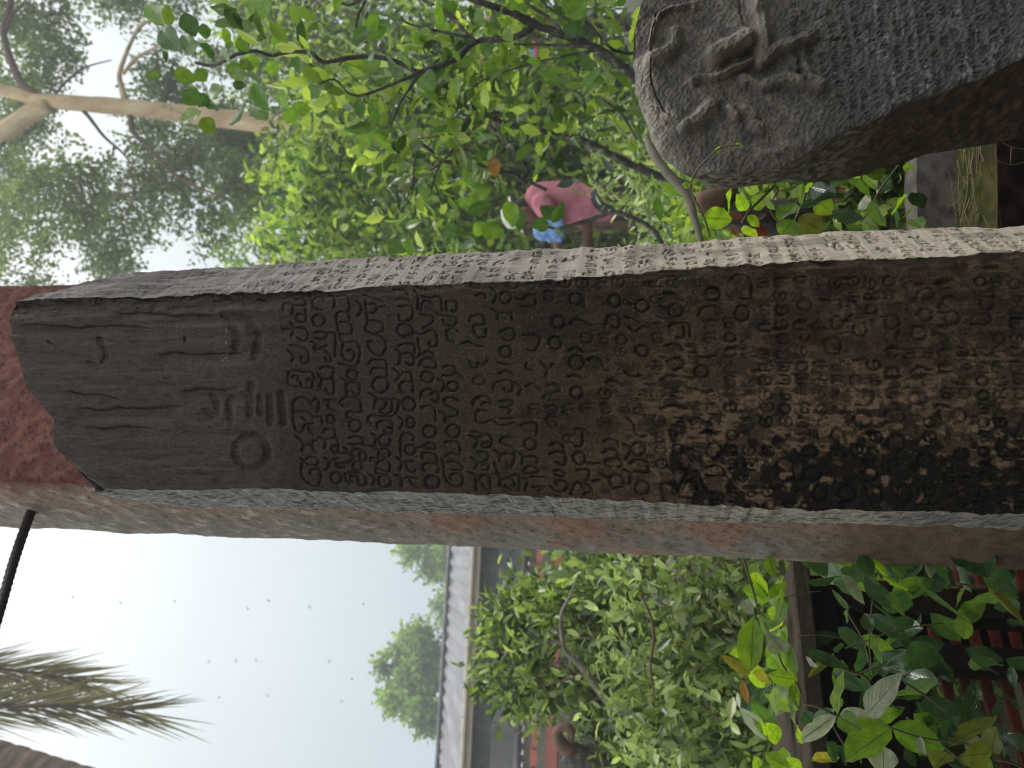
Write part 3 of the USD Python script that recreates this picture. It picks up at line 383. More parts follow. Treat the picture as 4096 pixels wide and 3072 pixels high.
# right inscribed side
side = V[:, NF:NF + NR]; wid = 0.114; sv = np.broadcast_to(v * wid, (R, NR)); P2 = np.stack([sv, side[..., 2]], -1)
RS = []
zz = 0.72
while zz < 1.86:
    h = rng.uniform(0.0145, 0.0185)
    for q in range(6):
        s0, s1 = 0.004 + q * 0.0180 + rng.uniform(-.005, .005), rng.uniform(0.010, 0.018); zz += rng.uniform(-.0016, .0016); h = rng.uniform(0.011, 0.020)
        if rng.random() < .1: continue
        for p in glyph(int(rng.integers(99))):
            g = np.stack([s0 + p[:, 0] * s1, zz + p[:, 1] * h + 0.03 * (s0 + p[:, 0] * s1)], -1); g = g + rng.normal(0, .0009, g.shape); RS.append((spline(g, 0.0006), rng.uniform(0.0012, 0.0026), rng.uniform(0.0014, 0.003)))
    zz += 0.0235 + rng.uniform(-.0015, .0015)
pf = P2.reshape(-1, 2) + 0.0012 * (np.stack([fbm(side.reshape(-1, 3) * 160, 2, 51), fbm(side.reshape(-1, 3) * 160, 2, 52)], -1) - 0.5)
rh, rm = stroke_field(pf, RS, 0.004); keep = 1 - sm(side[..., 2], 1.62, 1.82); rh, rm = rh.reshape(R, NR) * keep, rm.reshape(R, NR) * keep
sg = fbm(side * np.array([200, 200, 50.0]), 4, 53); sb = fbm(side * np.array([30, 30, 14.0]), 4, 54)
slay = fbm(side * np.array([90, 90, 9.0]), 4, 55)
disp[:, NF:NF + NR] = -rh + 0.0016 * (sg - 0.5) + 0.003 * (sb - 0.5) + (1 - keep) * 0.011 * ((np.floor(slay * 8) + sm(slay * 8 % 1, .7, 1)) / 8 - 0.5)
sc = mixc(np.full((R, NR, 3), 0.0) + (0.62, 0.53, 0.42), (0.45, 0.40, 0.36), sm(side[..., 2], 1.0, 1.5)); sc = mixc(sc, (0.30, 0.275, 0.265), sm(side[..., 2], 1.55, 1.85))  # cream dust, with the colour lightened low down to offset the carved stone's shade
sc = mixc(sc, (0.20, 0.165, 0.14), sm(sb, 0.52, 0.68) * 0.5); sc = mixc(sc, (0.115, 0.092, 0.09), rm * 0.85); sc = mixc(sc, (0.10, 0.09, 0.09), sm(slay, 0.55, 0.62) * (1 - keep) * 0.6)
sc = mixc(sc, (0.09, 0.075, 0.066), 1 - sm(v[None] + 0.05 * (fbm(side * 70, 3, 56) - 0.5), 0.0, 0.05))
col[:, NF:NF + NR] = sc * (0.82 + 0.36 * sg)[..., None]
# left rough side
left = V[:, NF + NR + NB:]; lg = fbm(left * np.array([380, 380, 90.0]), 4, 61); lb = fbm(left * np.array([60, 60, 12.0]), 4, 62)
disp[:, NF + NR + NB:] = (0.0035 * (lg - 0.5) + 0.006 * (lb - 0.5)) * np.sin(np.pi * np.clip(w_ * 0.9 + 0.1, 0, 1))[None] ** 0.5
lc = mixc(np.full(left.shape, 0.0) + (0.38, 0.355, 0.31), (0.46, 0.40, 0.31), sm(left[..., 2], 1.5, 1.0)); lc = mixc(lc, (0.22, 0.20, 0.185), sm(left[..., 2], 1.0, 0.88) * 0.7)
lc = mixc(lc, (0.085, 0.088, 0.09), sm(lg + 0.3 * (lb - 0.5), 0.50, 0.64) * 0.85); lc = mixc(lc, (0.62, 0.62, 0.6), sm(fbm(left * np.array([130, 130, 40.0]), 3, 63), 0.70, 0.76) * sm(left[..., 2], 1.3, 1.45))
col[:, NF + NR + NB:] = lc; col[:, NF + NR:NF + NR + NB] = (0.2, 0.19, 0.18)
V = V + Nrm * disp[..., None]
vv = V.reshape(-1, 3)
i, j = np.meshgrid(np.arange(R - 1), np.arange(NC), indexing='ij'); a, b, c, d = i * NC + j, i * NC + (j + 1) % NC, (i + 1) * NC + (j + 1) % NC, (i + 1) * NC + j
sf = np.vstack([np.stack([a, b, c], -1).reshape(-1, 3), np.stack([a, c, d], -1).reshape(-1, 3)])
# top: strip between the front edge and the back loop
top_f = (R - 1) * NC + np.arange(NF); back_loop = (R - 1) * NC + np.concatenate([[0], np.arange(NC - 1, NF - 1, -1), [NF - 1]])
m_ = np.round(np.linspace(0, len(back_loop) - 1, NF)).astype(int); bl = back_loop[m_]
cap = np.vstack([np.stack([top_f[:-1], top_f[1:], bl[1:]], -1), np.stack([top_f[:-1], bl[1:], bl[:-1]], -1)])
sf = np.vstack([sf, cap]); cc = col.reshape(-1, 3)
stele = thing('inscribed_stele', 'tall dark stone stele with carved rows of rounded script and a broken slanting top', 'stele', (0, 0.95, 0))
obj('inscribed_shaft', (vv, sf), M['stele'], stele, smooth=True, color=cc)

# ------------------------------------------------------------------ the red and grey pillar behind the stele, and its steel rod
C1 = np.array([D(0, 1045, 1.15)[0], 1.15]); dirf = np.array([0.872, 0.489]); dirl = np.array([-0.60, 0.80])
PW, PL = 0.43, 0.235
def perimeter(n1, n2): return np.vstack([C1 + dirl * (PL * (1 - np.linspace(0, 1, n2)))[:, None], C1 + dirf * (PW * np.linspace(0, 1, n1))[1:, None]])
n1, n2 = 110, 66; pr = perimeter(n1, n2); npz = 680
pz = np.linspace(0, 2.75, npz); PV = np.concatenate([np.broadcast_to(pr[None], (npz, len(pr), 2)), np.broadcast_to(pz[:, None, None], (npz, len(pr), 1))], -1).copy()
isl = np.arange(len(pr)) < n2
nl, nf = np.array([-0.80, -0.60]), np.array([0.489, -0.872])
pn = np.where(isl[:, None], nl, nf); kcor = np.exp(-np.abs(np.arange(len(pr)) - (n2 - 1)) / 3.0)[:, None]; pn = pn * (1 - kcor) + (nl + nf) / 1.6 * kcor
pb = fbm(PV * 9, 4, 71); pg = fbm(PV * np.array([70, 70, 45.0]), 4, 72); pd = 0.010 * (pb - 0.5) + 0.006 * (pg - 0.5) - 0.008 * np.exp(-np.abs(np.arange(len(pr)) - (n2 - 1)) / 2.0)
ll = np.clip(np.arange(len(pr)) / (n2 - 1), 0, 1); rnd = (1 - ll) ** 6 * isl
PV[..., :2] += pn[None] * pd[..., None] - (nl * 0.03)[None, None] * rnd[None, :, None]
pits2 = sm(fbm(PV * 130, 3, 73), 0.62, 0.72)
red = np.full(PV.shape, 0.0) + (0.20, 0.075, 0.065); red = mixc(red, (0.25, 0.11, 0.085), sm(pg, 0.45, 0.6)); red = mixc(red, (0.055, 0.028, 0.027), pits2 * 0.8)
gry = np.full(PV.shape, 0.0) + (0.27, 0.225, 0.195); gry = mixc(gry, (0.24, 0.235, 0.22), sm(1 - ll[None] + 0.5 * (pb - 0.5), 0.25, 0.6)); gry = mixc(gry, (0.30, 0.19, 0.14), sm(pb + 0.30 * (ll[None] - 0.55) + 0.10 * sm(PV[..., 2], 1.5, 1.3), 0.53, 0.66) * 0.75 * sm(PV[..., 2], 1.75, 1.5))
gry = mixc(gry, (0.20, 0.09, 0.07), sm(ll[None] + 0.15 * (pb - .5), 0.80, 0.97) * sm(PV[..., 2], 1.7, 1.9) * 0.6)
gry = mixc(gry, (0.46, 0.45, 0.43), sm(pg, 0.58, 0.7) * 0.6 * sm(PV[..., 2], 1.4, 1.9)); gry = mixc(gry, (0.10, 0.085, 0.075), pits2 * 0.7)
gry = mixc(gry, (0.15, 0.115, 0.085), sm(PV[..., 2] + 0.1 * pb, 1.05, 0.93)); gry = mixc(gry, (0.07, 0.05, 0.04), sm(PV[..., 2] + 0.2 * (pb - .5), 0.75, 0.62) * 0.6)
gry = gry * np.array([1.32, 1.16, 1.02])
pc = np.where(isl[None, :, None], gry, red); pc *= (0.8 + 0.4 * pg)[..., None]
kk = len(pr); vb = np.vstack([PV.reshape(-1, 3), np.concatenate([np.broadcast_to((C1 + dirf * PW + np.array([-0.489, 0.872]) * 0.25)[None], (npz, 2)), pz[:, None]], 1), np.concatenate([np.broadcast_to((C1 + dirl * PL + np.array([0.6, 0.8]) * 0.22)[None], (npz, 2)), pz[:, None]], 1)])
i, j = np.meshgrid(np.arange(npz - 1), np.arange(kk - 1), indexing='ij'); a = i * kk + j
pf_ = [np.stack([a, a + 1, a + kk + 1], -1).reshape(-1, 3), np.stack([a, a + kk + 1, a + kk], -1).reshape(-1, 3)]
r0 = np.arange(npz - 1); A, B = npz * kk + r0, npz * kk + npz + r0; e1, e0 = r0 * kk + kk - 1, r0 * kk
for p, q, p1, q1 in ((e1, A, e1 + kk, A + 1), (A, B, A + 1, B + 1), (B, e0, B + 1, e0 + kk)):
    pf_ += [np.stack([p, q, q1], -1), np.stack([p, q1, p1], -1)]
pillar = thing('plaster_pillar', 'rough square pillar behind the stele, dull red on one face and grey plaster on the other', 'pillar', (C1[0], C1[1], 0))
obj('shaft', (vb, np.vstack(pf_)), M['plaster'], pillar, smooth=True, color=np.vstack([pc.reshape(-1, 3), np.full((2 * npz, 3), 0.15)]))
rp = np.vstack([W(165, 1990, 1.262), W(130, 2035, 1.235), W(60, 2230, 1.16), W(0, 2440, 1.09), W(-60, 2640, 1.03)])
rod = tube(rp, [0.0078, 0.0078, 0.0078, 0.0072, 0.007], 10, 0.004)
q = np.arange(len(rod.vertices)) // 10; ctr = np.array([rod.vertices[q == k].mean(0) if (q == k).any() else [0, 0, 0] for k in range(q.max() + 1)])
rv = rod.vertices.copy(); mk = ((q % 3) == 0) & (np.arange(len(q)) < (len(rod.vertices) - 2) // 10 * 10); rv[mk] += (rv[mk] - ctr[q[mk]]) * 0.16
tag(obj('steel_rod', (rv, rod.faces), M['rebar'], smooth=True), 'dark ribbed steel rod sticking out of the pillar above the stele', 'rod')

# ------------------------------------------------------------------ the rounded boulder stone at the right
SF, SB = 1.13, 1.36
sil = np.array([(2530, 275), (2534, 330), (2555, 412), (2582, 481), (2601, 540), (2637, 605), (2706, 664), (2756, 700)])
fe = np.vstack([sil[:-1] + [[4, -3]], [(2780, 690), (2821, 690), (3000, 680), (3141, 660), (3233, 614), (3347, 545), (3396, 523), (3627, 412), (3813, 352), (3952, 301), (4096, 227), (4400, 130)]])
be = np.vstack([[(2545, 275), (2552, 330), (2572, 412), (2600, 485), (2622, 550), (2652, 610), (2712, 668)], [(2756, 705), (2821, 742), (2889, 756), (2958, 751), (3050, 737), (3141, 728), (3164, 736), (3350, 722), (3489, 694), (3627, 648), (3688, 620), (3952, 579), (4096, 551), (4400, 500)]])
FE, BE = W(fe[:, 0], fe[:, 1], SF), W(be[:, 0], be[:, 1], SB)
apex = W(2529, 225, SF); apb = W(2543, 225, SB)
zmin = 0.35; NR2, NF2, NS2 = 620, 250, 70
tt = np.linspace(0, 1, NR2) ** 1.8; zf = apex[2] - (apex[2] - zmin) * tt
def lx(E, ap, z):
    zz_, xx_ = np.concatenate([[ap[2]], E[:, 2]]), np.concatenate([[ap[0]], E[:, 0]]); o = np.argsort(zz_); return np.interp(z, zz_[o], xx_[o])
xl_ = lx(FE, apex, zf); xr_ = 2 * apex[0] - np.interp(zf, zf[::-1], np.minimum.accumulate(xl_)[::-1]) + 0.01 * (fbm(np.stack([zf * 20, zf * 0, zf * 0], -1), 3, 80) - .5)
xr_ = np.maximum.accumulate(xr_)
zb = apb[2] - (apb[2] - zmin) * tt; xlb = lx(BE, apb, zb); xrb = np.maximum.accumulate(2 * apb[0] - xlb)
uf, us = np.linspace(0, 1, NF2), np.linspace(0, 1, NS2 + 2)[1:-1]
rgh = lambda s: 0.006 * (fbm(np.stack([zf * 60, zf * 0 + s, zf * 0], -1), 3, 81) - 0.5) * sm(tt, 0.01, 0.1)
xl_ = xl_ + rgh(1)
Fv = np.stack([xl_[:, None] * (1 - uf) + xr_[:, None] * uf, np.full((NR2, NF2), SF), np.repeat(zf[:, None], NF2, 1)], -1)
def between(p, q, n): s = np.linspace(0, 1, n + 2)[1:-1]; return p[:, None] * (1 - s)[None, :, None] + q[:, None] * s[None, :, None]
pFR, pFL = Fv[:, -1], Fv[:, 0]; pBL, pBR = np.stack([xlb, np.full(NR2, SB), zb], -1), np.stack([xrb, np.full(NR2, SB), zb], -1)
ring = [Fv, between(pFR, pBR, 8), np.concatenate([pBR[:, None], between(pBR, pBL, 6), pBL[:, None]], 1), between(pBL, pFL, NS2)]
SV = np.concatenate(ring, 1); NC2 = SV.shape[1]
out = SV.copy(); fr_ = SV[:, :NF2]
outline = cKDTree(np.vstack([spline(np.vstack([apex[[0, 2]], FE[:8][:, [0, 2]]]), 0.003)]))
du = outline.query(fr_[..., [0, 2]].reshape(-1, 2))[0].reshape(NR2, NF2); dl = np.minimum(du, (fr_[..., 0] - xl_[:, None]) * 0.9 + 0.0)
rr_ = 0.045; round_ = np.where(du < rr_, (1 - np.sqrt(np.clip(1 - (1 - du / rr_) ** 2, 0, 1))) * 0.028, 0) + np.where((fr_[..., 0] - xl_[:, None]) < 0.012, 0.004 * (1 - (fr_[..., 0] - xl_[:, None]) / 0.012) ** 2, 0)
K = 2.183
REL = [('600,30 400,80 290,140 250,250 222,380', 26, .006), ('210,520 330,480 420,410 440,290', 70, .009), ('760,490 900,430 1050,350', 95, .020), ('600,700 800,670 960,610 1100,540', 36, .009), ('1120,-40 1180,200 1200,380 1190,540', 75, .012), ('1180,560 1330,430 1480,380 1610,330', 60, .012), ('1250,740 1400,700 1560,710 1690,740', 70, .011), ('530,1100 650,1030 750,930', 75, .009), ('920,960 950,1010', 60, .013), ('1040,950 1100,990 1110,1030', 65, .010), ('1110,1100 1160,1120', 55, .012), ('1560,560 1600,640 1640,700', 40, .006), ('1040,690 1200,760', 60, .007), ('600,60 600,30', 40, .006), ('1200,1330 1500,1270', 60, .006), ('380,1000 500,1060', 50, .004)]
CUT = [('225,540 225,650 260,800 320,900 390,1010', 14, .005), ('270,120 260,220 235,300 230,460', 14, .005), ('1000,0 1010,120 1030,220', 14, .004), ('1640,380 1760,350 1900,340', 10, .003), ('1520,520 1530,600 1560,720', 18, .006)]
rs = []
def to_face(p): q = W(p[:, 0], p[:, 1], SF); return q[:, [0, 2]]
p2 = fr_[..., [0, 2]].reshape(-1, 2) + 0.012 * (np.stack([fbm(fr_.reshape(-1, 3) * 34, 3, 82), fbm(fr_.reshape(-1, 3) * 34, 3, 83)], -1) - 0.5)
relief = np.zeros(len(p2)); rno = fbm(fr_.reshape(-1, 3) * 38, 3, 91)
for s, r, h in REL:
    q_ = spline(to_face(parse((2500, 0), K, s)[0]), 0.002); r_ = r / K / FPX * SF
    dd = cKDTree(q_).query(p2, distance_upper_bound=r_ * 1.3)[0] / r_; relief = np.maximum(relief, np.where(dd < 1.2, 1.45 * h * (1 - sm(dd, 0.25, 1.2)) * (0.72 + 0.56 * rno), 0))
for s, r, h in CUT:
    q_ = spline(to_face(parse((2500, 0), K, s)[0]), 0.002); r_ = r / K / FPX * SF
    dd = cKDTree(q_).query(p2, distance_upper_bound=r_ * 1.3)[0] / r_; relief -= np.where(dd < 1.0, h * (1 - sm(dd, 0.2, 1.0)), 0)
LS = []
for xx in np.arange(3190, 4080, 50):
    for yy in np.arange(14, 640, 29):
        if (xx < 3330 and yy > 330) or rng.random() < .18: continue
        jx, jy = rng.normal(0, 3.5), rng.normal(0, 3)
        for p in glyph(int(rng.integers(99))):
            if p[0, 0] == p[-1, 0] and len(p) > 9 and rng.random() < .5: continue
            q_ = np.stack([xx - (p[:, 1] - .5) * 30 + 0.12 * (yy - 200) + jx, yy - (p[:, 0] - .5) * 24 + jy], -1); LS.append((spline(to_face(q_), 0.0008) + rng.normal(0, .0004, (len(spline(to_face(q_), 0.0008)), 2)), rng.uniform(.0015, .0023), rng.uniform(0.0012, 0.0026)))
lh, lm = stroke_field(p2 * 1.0, LS, 0.005)
relief = relief.reshape(NR2, NF2); lh, lm = lh.reshape(NR2, NF2), lm.reshape(NR2, NF2)
bmp = fbm(fr_ * 260, 3, 84); bmp2 = fbm(fr_ * 60, 4, 85); bmp3 = fbm(fr_ * 14, 3, 86)
out[:, :NF2, 1] += round_ - relief * sm(du, 0, 0.02) + lh - 0.0050 * (bmp - 0.5) - 0.004 * (bmp2 - 0.5) - 0.012 * (bmp3 - 0.5)
out[:, NC2 - NS2:, 1] += round_[:, :1] * us[None]; sidev = SV[:, NC2 - NS2:]; ns = np.array([-0.95, -0.2, 0.1]); taper = np.sin(np.pi * np.clip(us, 0, 1)) ** 0.5
out[:, NC2 - NS2:] += ns * ((0.016 * (fbm(sidev * 22, 4, 87) - 0.5) + 0.006 * (fbm(sidev * 110, 4, 88) - 0.5)) * taper)[..., None]
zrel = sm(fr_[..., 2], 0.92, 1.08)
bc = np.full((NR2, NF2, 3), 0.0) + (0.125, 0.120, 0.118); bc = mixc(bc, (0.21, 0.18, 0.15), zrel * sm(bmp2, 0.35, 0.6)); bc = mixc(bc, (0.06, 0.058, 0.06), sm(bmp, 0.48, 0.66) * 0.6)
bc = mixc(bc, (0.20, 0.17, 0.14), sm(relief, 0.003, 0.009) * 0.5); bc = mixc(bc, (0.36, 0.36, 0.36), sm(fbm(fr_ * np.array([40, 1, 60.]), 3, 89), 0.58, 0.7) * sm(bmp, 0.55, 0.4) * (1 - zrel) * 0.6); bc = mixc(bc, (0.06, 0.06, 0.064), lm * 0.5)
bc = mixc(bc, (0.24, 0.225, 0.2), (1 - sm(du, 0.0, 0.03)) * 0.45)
sc2 = np.full(sidev.shape, 0.0) + (0.055, 0.038, 0.028); sg2 = fbm(sidev * 90, 4, 90); sc2 = mixc(sc2, (0.12, 0.075, 0.05), sm(sg2, .5, .65)); sc2 = mixc(sc2, (0.17, 0.165, 0.13), sm(sidev[..., 2], 0.86, 0.95) * sm(sg2, 0.42, 0.6)); sc2 = mixc(sc2, (0.05, 0.055, 0.04), sm(sidev[..., 2], 0.86, 0.95) * sm(sg2, 0.5, 0.42) * .7)
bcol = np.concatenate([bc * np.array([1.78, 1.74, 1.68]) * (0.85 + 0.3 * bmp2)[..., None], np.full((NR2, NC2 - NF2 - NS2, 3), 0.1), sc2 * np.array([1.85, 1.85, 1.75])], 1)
i, j = np.meshgrid(np.arange(NR2 - 1), np.arange(NC2), indexing='ij'); a, b, c, d = i * NC2 + j, i * NC2 + (j + 1) % NC2, (i + 1) * NC2 + (j + 1) % NC2, (i + 1) * NC2 + j
bf = np.vstack([np.stack([a, c, b], -1).reshape(-1, 3), np.stack([a, d, c], -1).reshape(-1, 3)])
boulder = thing('carved_stone', 'broad round-topped grey stone with worn relief carving and small rows of script', 'stone', (apex[0], 1.25, 0.35))
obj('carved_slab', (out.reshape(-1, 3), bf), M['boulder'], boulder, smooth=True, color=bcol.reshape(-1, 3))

# ------------------------------------------------------------------ stepped plinth at the right, with moss and straw
def slab_grid(p0, p1, p2, n, m, amp, sc, seed):
    """A rough quad patch p0 + s (p1 - p0) + t (p2 - p0)."""
    s, t_ = np.meshgrid(np.linspace(0, 1, n), np.linspace(0, 1, m), indexing='ij'); p0, p1, p2 = map(lambda q: np.array(q, float), (p0, p1, p2))
    v_ = p0 + s[..., None] * (p1 - p0) + t_[..., None] * (p2 - p0); nn_ = np.cross(p1 - p0, p2 - p0); nn_ /= np.linalg.norm(nn_)
    v_ = v_ + nn_ * (amp * (fbm(v_ * sc, 4, seed) - 0.5))[..., None]
    i_, j_ = np.meshgrid(np.arange(n - 1), np.arange(m - 1), indexing='ij'); a_ = i_ * m + j_
    return v_, np.vstack([np.stack([a_, a_ + m, a_ + m + 1], -1).reshape(-1, 3), np.stack([a_, a_ + m + 1, a_ + 1], -1).reshape(-1, 3)])
def strips(parts):
    vs, fs, n = [], [], 0
    for v_, f_ in parts:
        vs.append(v_.reshape(-1, 3)); fs.append(f_ + n); n += len(vs[-1])
    return np.vstack(vs), np.vstack(fs)
plinth = thing('stone_plinth', 'low stepped plinth behind the stones, grey upper step and mossy lower step', 'plinth', (0.6, 1.7, 0))
xa, xb = 0.02, 1.6
up = slab_grid((xa, 1.715, 0.684), (xb, 1.775, 0.674), (xa, 1.82, 0.676), 60, 12, 0.012, 12, 101); ri = slab_grid((xa, 1.70, 0.612), (xb, 1.76, 0.602), (xa, 1.715, 0.684), 160, 12, 0.010, 14, 102)
uv_, uf_ = strips([up, ri]); g_ = fbm(uv_ * 40, 4, 103); uc = mixc(np.full(uv_.shape, 0.) + (0.15, 0.135, 0.115), (0.08, 0.07, 0.06), sm(g_, 0.45, 0.65))
obj('upper_step', (uv_, uf_), M['ledge'], plinth, smooth=40 and True, color=uc)
tr = slab_grid((xa, 1.52, 0.607), (xb, 1.58, 0.600), (xa, 1.70, 0.613), 200, 40, 0.022, 24, 104); fc = slab_grid((xa, 1.50, 0.0), (xb, 1.56, 0.0), (xa, 1.52, 0.607), 120, 50, 0.02, 10, 105)
mv, mf = tr; g_ = fbm(mv * 55, 4, 106); g2 = fbm(mv * 14, 3, 107)
mcl = mixc(np.full(mv.shape, 0.) + (0.075, 0.066, 0.022), (0.035, 0.042, 0.014), sm(g_, 0.42, 0.6)); mcl = mixc(mcl, (0.05, 0.03, 0.018), sm(g2, 0.5, 0.65))
fv_, ff_ = fc; g_ = fbm(fv_ * 30, 4, 108); fcl = mixc(np.full(fv_.shape, 0.) + (0.085, 0.045, 0.034), (0.022, 0.014, 0.012), sm(g_, 0.45, 0.62))
tv, tf = strips([tr, fc]); obj('lower_step', (tv, tf), M['ledge'], plinth, smooth=True, color=np.vstack([mcl.reshape(-1, 3), fcl.reshape(-1, 3)]))
ss = []
r2 = np.random.default_rng(11)
for _ in range(90):
    c = np.array([r2.uniform(0.2, 0.75), r2.uniform(1.54, 1.70), 0.620]); an = r2.uniform(0, np.pi) if r2.random() < 0.35 else r2.normal(0, 0.35); L = r2.uniform(0.02, 0.12)
    e = c + np.array([math.cos(an), math.sin(an) * 0.6, r2.uniform(-0.05, 0.12)]) * L; mid = (c + e) / 2 + r2.normal(0, 0.006, 3); ss.append(tube([c, mid, e], r2.uniform(0.0006, 0.0014), 4))
tag(obj('dry_straw', cat(*ss), M['straw']), 'loose dry straw and stalks lying on the mossy step', 'straw', kind='stuff')
rt = [tube(W(np.array(a_), np.array(b_), np.array(y_)), 0.0012, 5, 0.004) for a_, b_, y_ in (([3985, 3990, 4030, 4060, 4096, 4160], [600, 640, 655, 659, 650, 640], [1.42] * 6), ([4005, 4040, 4096, 4150], [566, 585, 597, 600], [1.40] * 4), ([4048, 4044, 4045], [590, 620, 655], [1.41] * 3))]
for k_, m_r in enumerate(rt): tag(obj('thin_root', m_r, M['bark_brown'], smooth=True), ['long curved thin root hanging in front of the dark step', 'short upper root beside the carved stone on the dark step', 'straight thin root crossing between two roots on the dark step'][k_], 'root')

# ------------------------------------------------------------------ weathered table with dark boards, and the red slatted bench under it
table = thing('board_table', 'weathered plank table with dark boards under its edge, overgrown by a creeper', 'table', (-0.9, 2.1, 0))
zt = 0.915
def rot_pts(m, ang, c):
    m = m.copy(); m.vertices = (m.vertices - c) @ np.array([[math.cos(ang), math.sin(ang), 0], [-math.sin(ang), math.cos(ang), 0], [0, 0, 1]]) + c; return m
cT = np.array([-0.4, 1.85, 0]); TA = 0.6
for k_ in range(3):
    obj('top_plank', rot_pts(box((-1.75, 1.83 + k_ * 0.187, zt - 0.038 + 0.002 * (k_ % 2)), (-0.40, 1.83 + k_ * 0.187 + 0.18, zt + 0.002 * (k_ % 2)), 0.004), TA, cT), M['wood'], table)
for k_, (z0, z1) in enumerate(((0.822, 0.876), (0.762, 0.817), (0.702, 0.757))):
    obj('apron_board', rot_pts(box((-1.70, 1.862 + 0.006 * k_, z0), (-0.43, 1.885 + 0.006 * k_, z1), 0.003), TA, cT), M['darkwood'], table)
for x_, y_ in ((-0.47, 1.90), (-1.68, 1.90), (-0.47, 2.30), (-1.68, 2.30)):
    obj('leg', rot_pts(box((x_ - 0.035, y_ - 0.015, 0), (x_ + 0.035, y_ + 0.055, 0.873), 0.004), TA, cT), M['darkwood'], table)
obj('added_dark_panel', rot_pts(box((-1.66, 2.36, 0.58), (-0.5, 2.38, 0.87)), TA, cT), M['darkwood'], table)  # added panel, blocks light from behind to darken the space under the top
bench = thing('slatted_bench', 'red painted bench of narrow level slats behind the plank table', 'bench', (-0.9, 2.05, 0))
for k_, xt in enumerate((3475, 3690, 3768, 3848, 3930, 4010, 4090)):
    p_ = W(xt - 25, 2230, 2.22); q_ = W(xt + 205, 3200, 2.16)
    dv = (q_ - p_); m_s = box((0, -0.009, -0.013), (np.linalg.norm(dv), 0.009, 0.013), 0.003); e1_ = dv / np.linalg.norm(dv); e2_ = np.cross([0, 0, 1], e1_); e2_ /= np.linalg.norm(e2_); e3_ = np.cross(e1_, e2_)
    m_s.vertices = p_ + m_s.vertices @ np.array([e1_, e2_, e3_]); obj('slat', m_s, M['red'], bench)
for xx_ in (-0.36, -0.69, -1.05): obj('post', box((xx_ - 0.045, 2.235, 0.0), (xx_ + 0.045, 2.265, 0.70), 0.004), M['darkwood'], bench)

# ------------------------------------------------------------------ leaves
def leaf_mesh(base, tip, width, facing, curl=0.1, fold=0.18, shape=0.9, nt=7, ns=2, twist=0.0, sharp=1.0):
    """A single leaf blade: facing is roughly where its face looks; returns mesh and uv."""
    base, tip, facing = np.array(base, float), np.array(tip, float), np.array(facing, float)
    a_ = tip - base; L = np.linalg.norm(a_); a_ /= L; s_ = np.cross(a_, facing); s_ /= np.linalg.norm(s_) + 1e-9; n_ = np.cross(s_, a_)
    tt_ = np.linspace(0, 1, nt); hw = np.sin(np.pi * tt_ ** shape) ** (0.72 * sharp) * (1 - 0.30 * tt_ ** 4); hw[0] = 0.03; hw[-1] = 0.0
    ss_ = np.linspace(-1, 1, 2 * ns + 1); TT, SS = np.meshgrid(tt_, ss_, indexing='ij'); H = hw[:, None] * SS * width / 2
    lift = fold * np.abs(H) - curl * L * np.sin(np.pi * TT * 0.5) ** 2 + curl * L * TT + 0.05 * width * np.sin(TT * 14 + SS * 2) * SS ** 2 + twist * TT * H
    v_ = base + a_ * (TT * L)[..., None] + s_ * H[..., None] + n_ * lift[..., None]; m_n = 2 * ns + 1
    i_, j_ = np.meshgrid(np.arange(nt - 1), np.arange(m_n - 1), indexing='ij'); a0 = i_ * m_n + j_
    return (v_.reshape(-1, 3), np.vstack([np.stack([a0, a0 + m_n, a0 + m_n + 1], -1).reshape(-1, 3), np.stack([a0, a0 + m_n + 1, a0 + 1], -1).reshape(-1, 3)])), np.stack([SS, TT], -1).reshape(-1, 2)
def toward(p): d_ = EYE - p; return d_ / np.linalg.norm(d_)
def traced_leaves(o, k, text, parent, Y, rr, kinds, mats, wide=1.0, tilt=0.45):
    for s_ in text.replace('\n', ' ').split(';'):
        q_ = s_.split()
        if not q_: continue
        kd = q_[0]; (x0, y0), (x1, y1) = [tuple(map(float, z_.split(','))) for z_ in q_[1:3]]; w_px = float(q_[3])
        yb = Y(rr); yt = yb + rr.uniform(-0.06, 0.06)
        b_, t_ = W(o[0] + x0 / k, o[1] + y0 / k, yb), W(o[0] + x1 / k, o[1] + y1 / k, yt)
        wd = w_px / k / FPX * yb * wide * 1.12; fa = toward(b_) + rr.normal(0, tilt, 3) + np.array([0, 0, 0.25])
        m_, uv_ = leaf_mesh(b_, t_, wd, fa, rr.uniform(-0.16, 0.22), rr.uniform(0.12, 0.5), rr.uniform(0.75, 0.95), 11, 3)
        obj('leaf', m_, mats[kd], parent, smooth=True, uv=uv_)
vr = np.random.default_rng(21)
VM = {k_: M['vine_' + k_] for k_ in VL}
vine = thing('creeper', 'creeper with large oval leaves, some lit green and some pale, over the plank table', 'plant', (-0.6, 1.5, 0.6))
near = lambda r_: r_.uniform(1.25, 1.45)
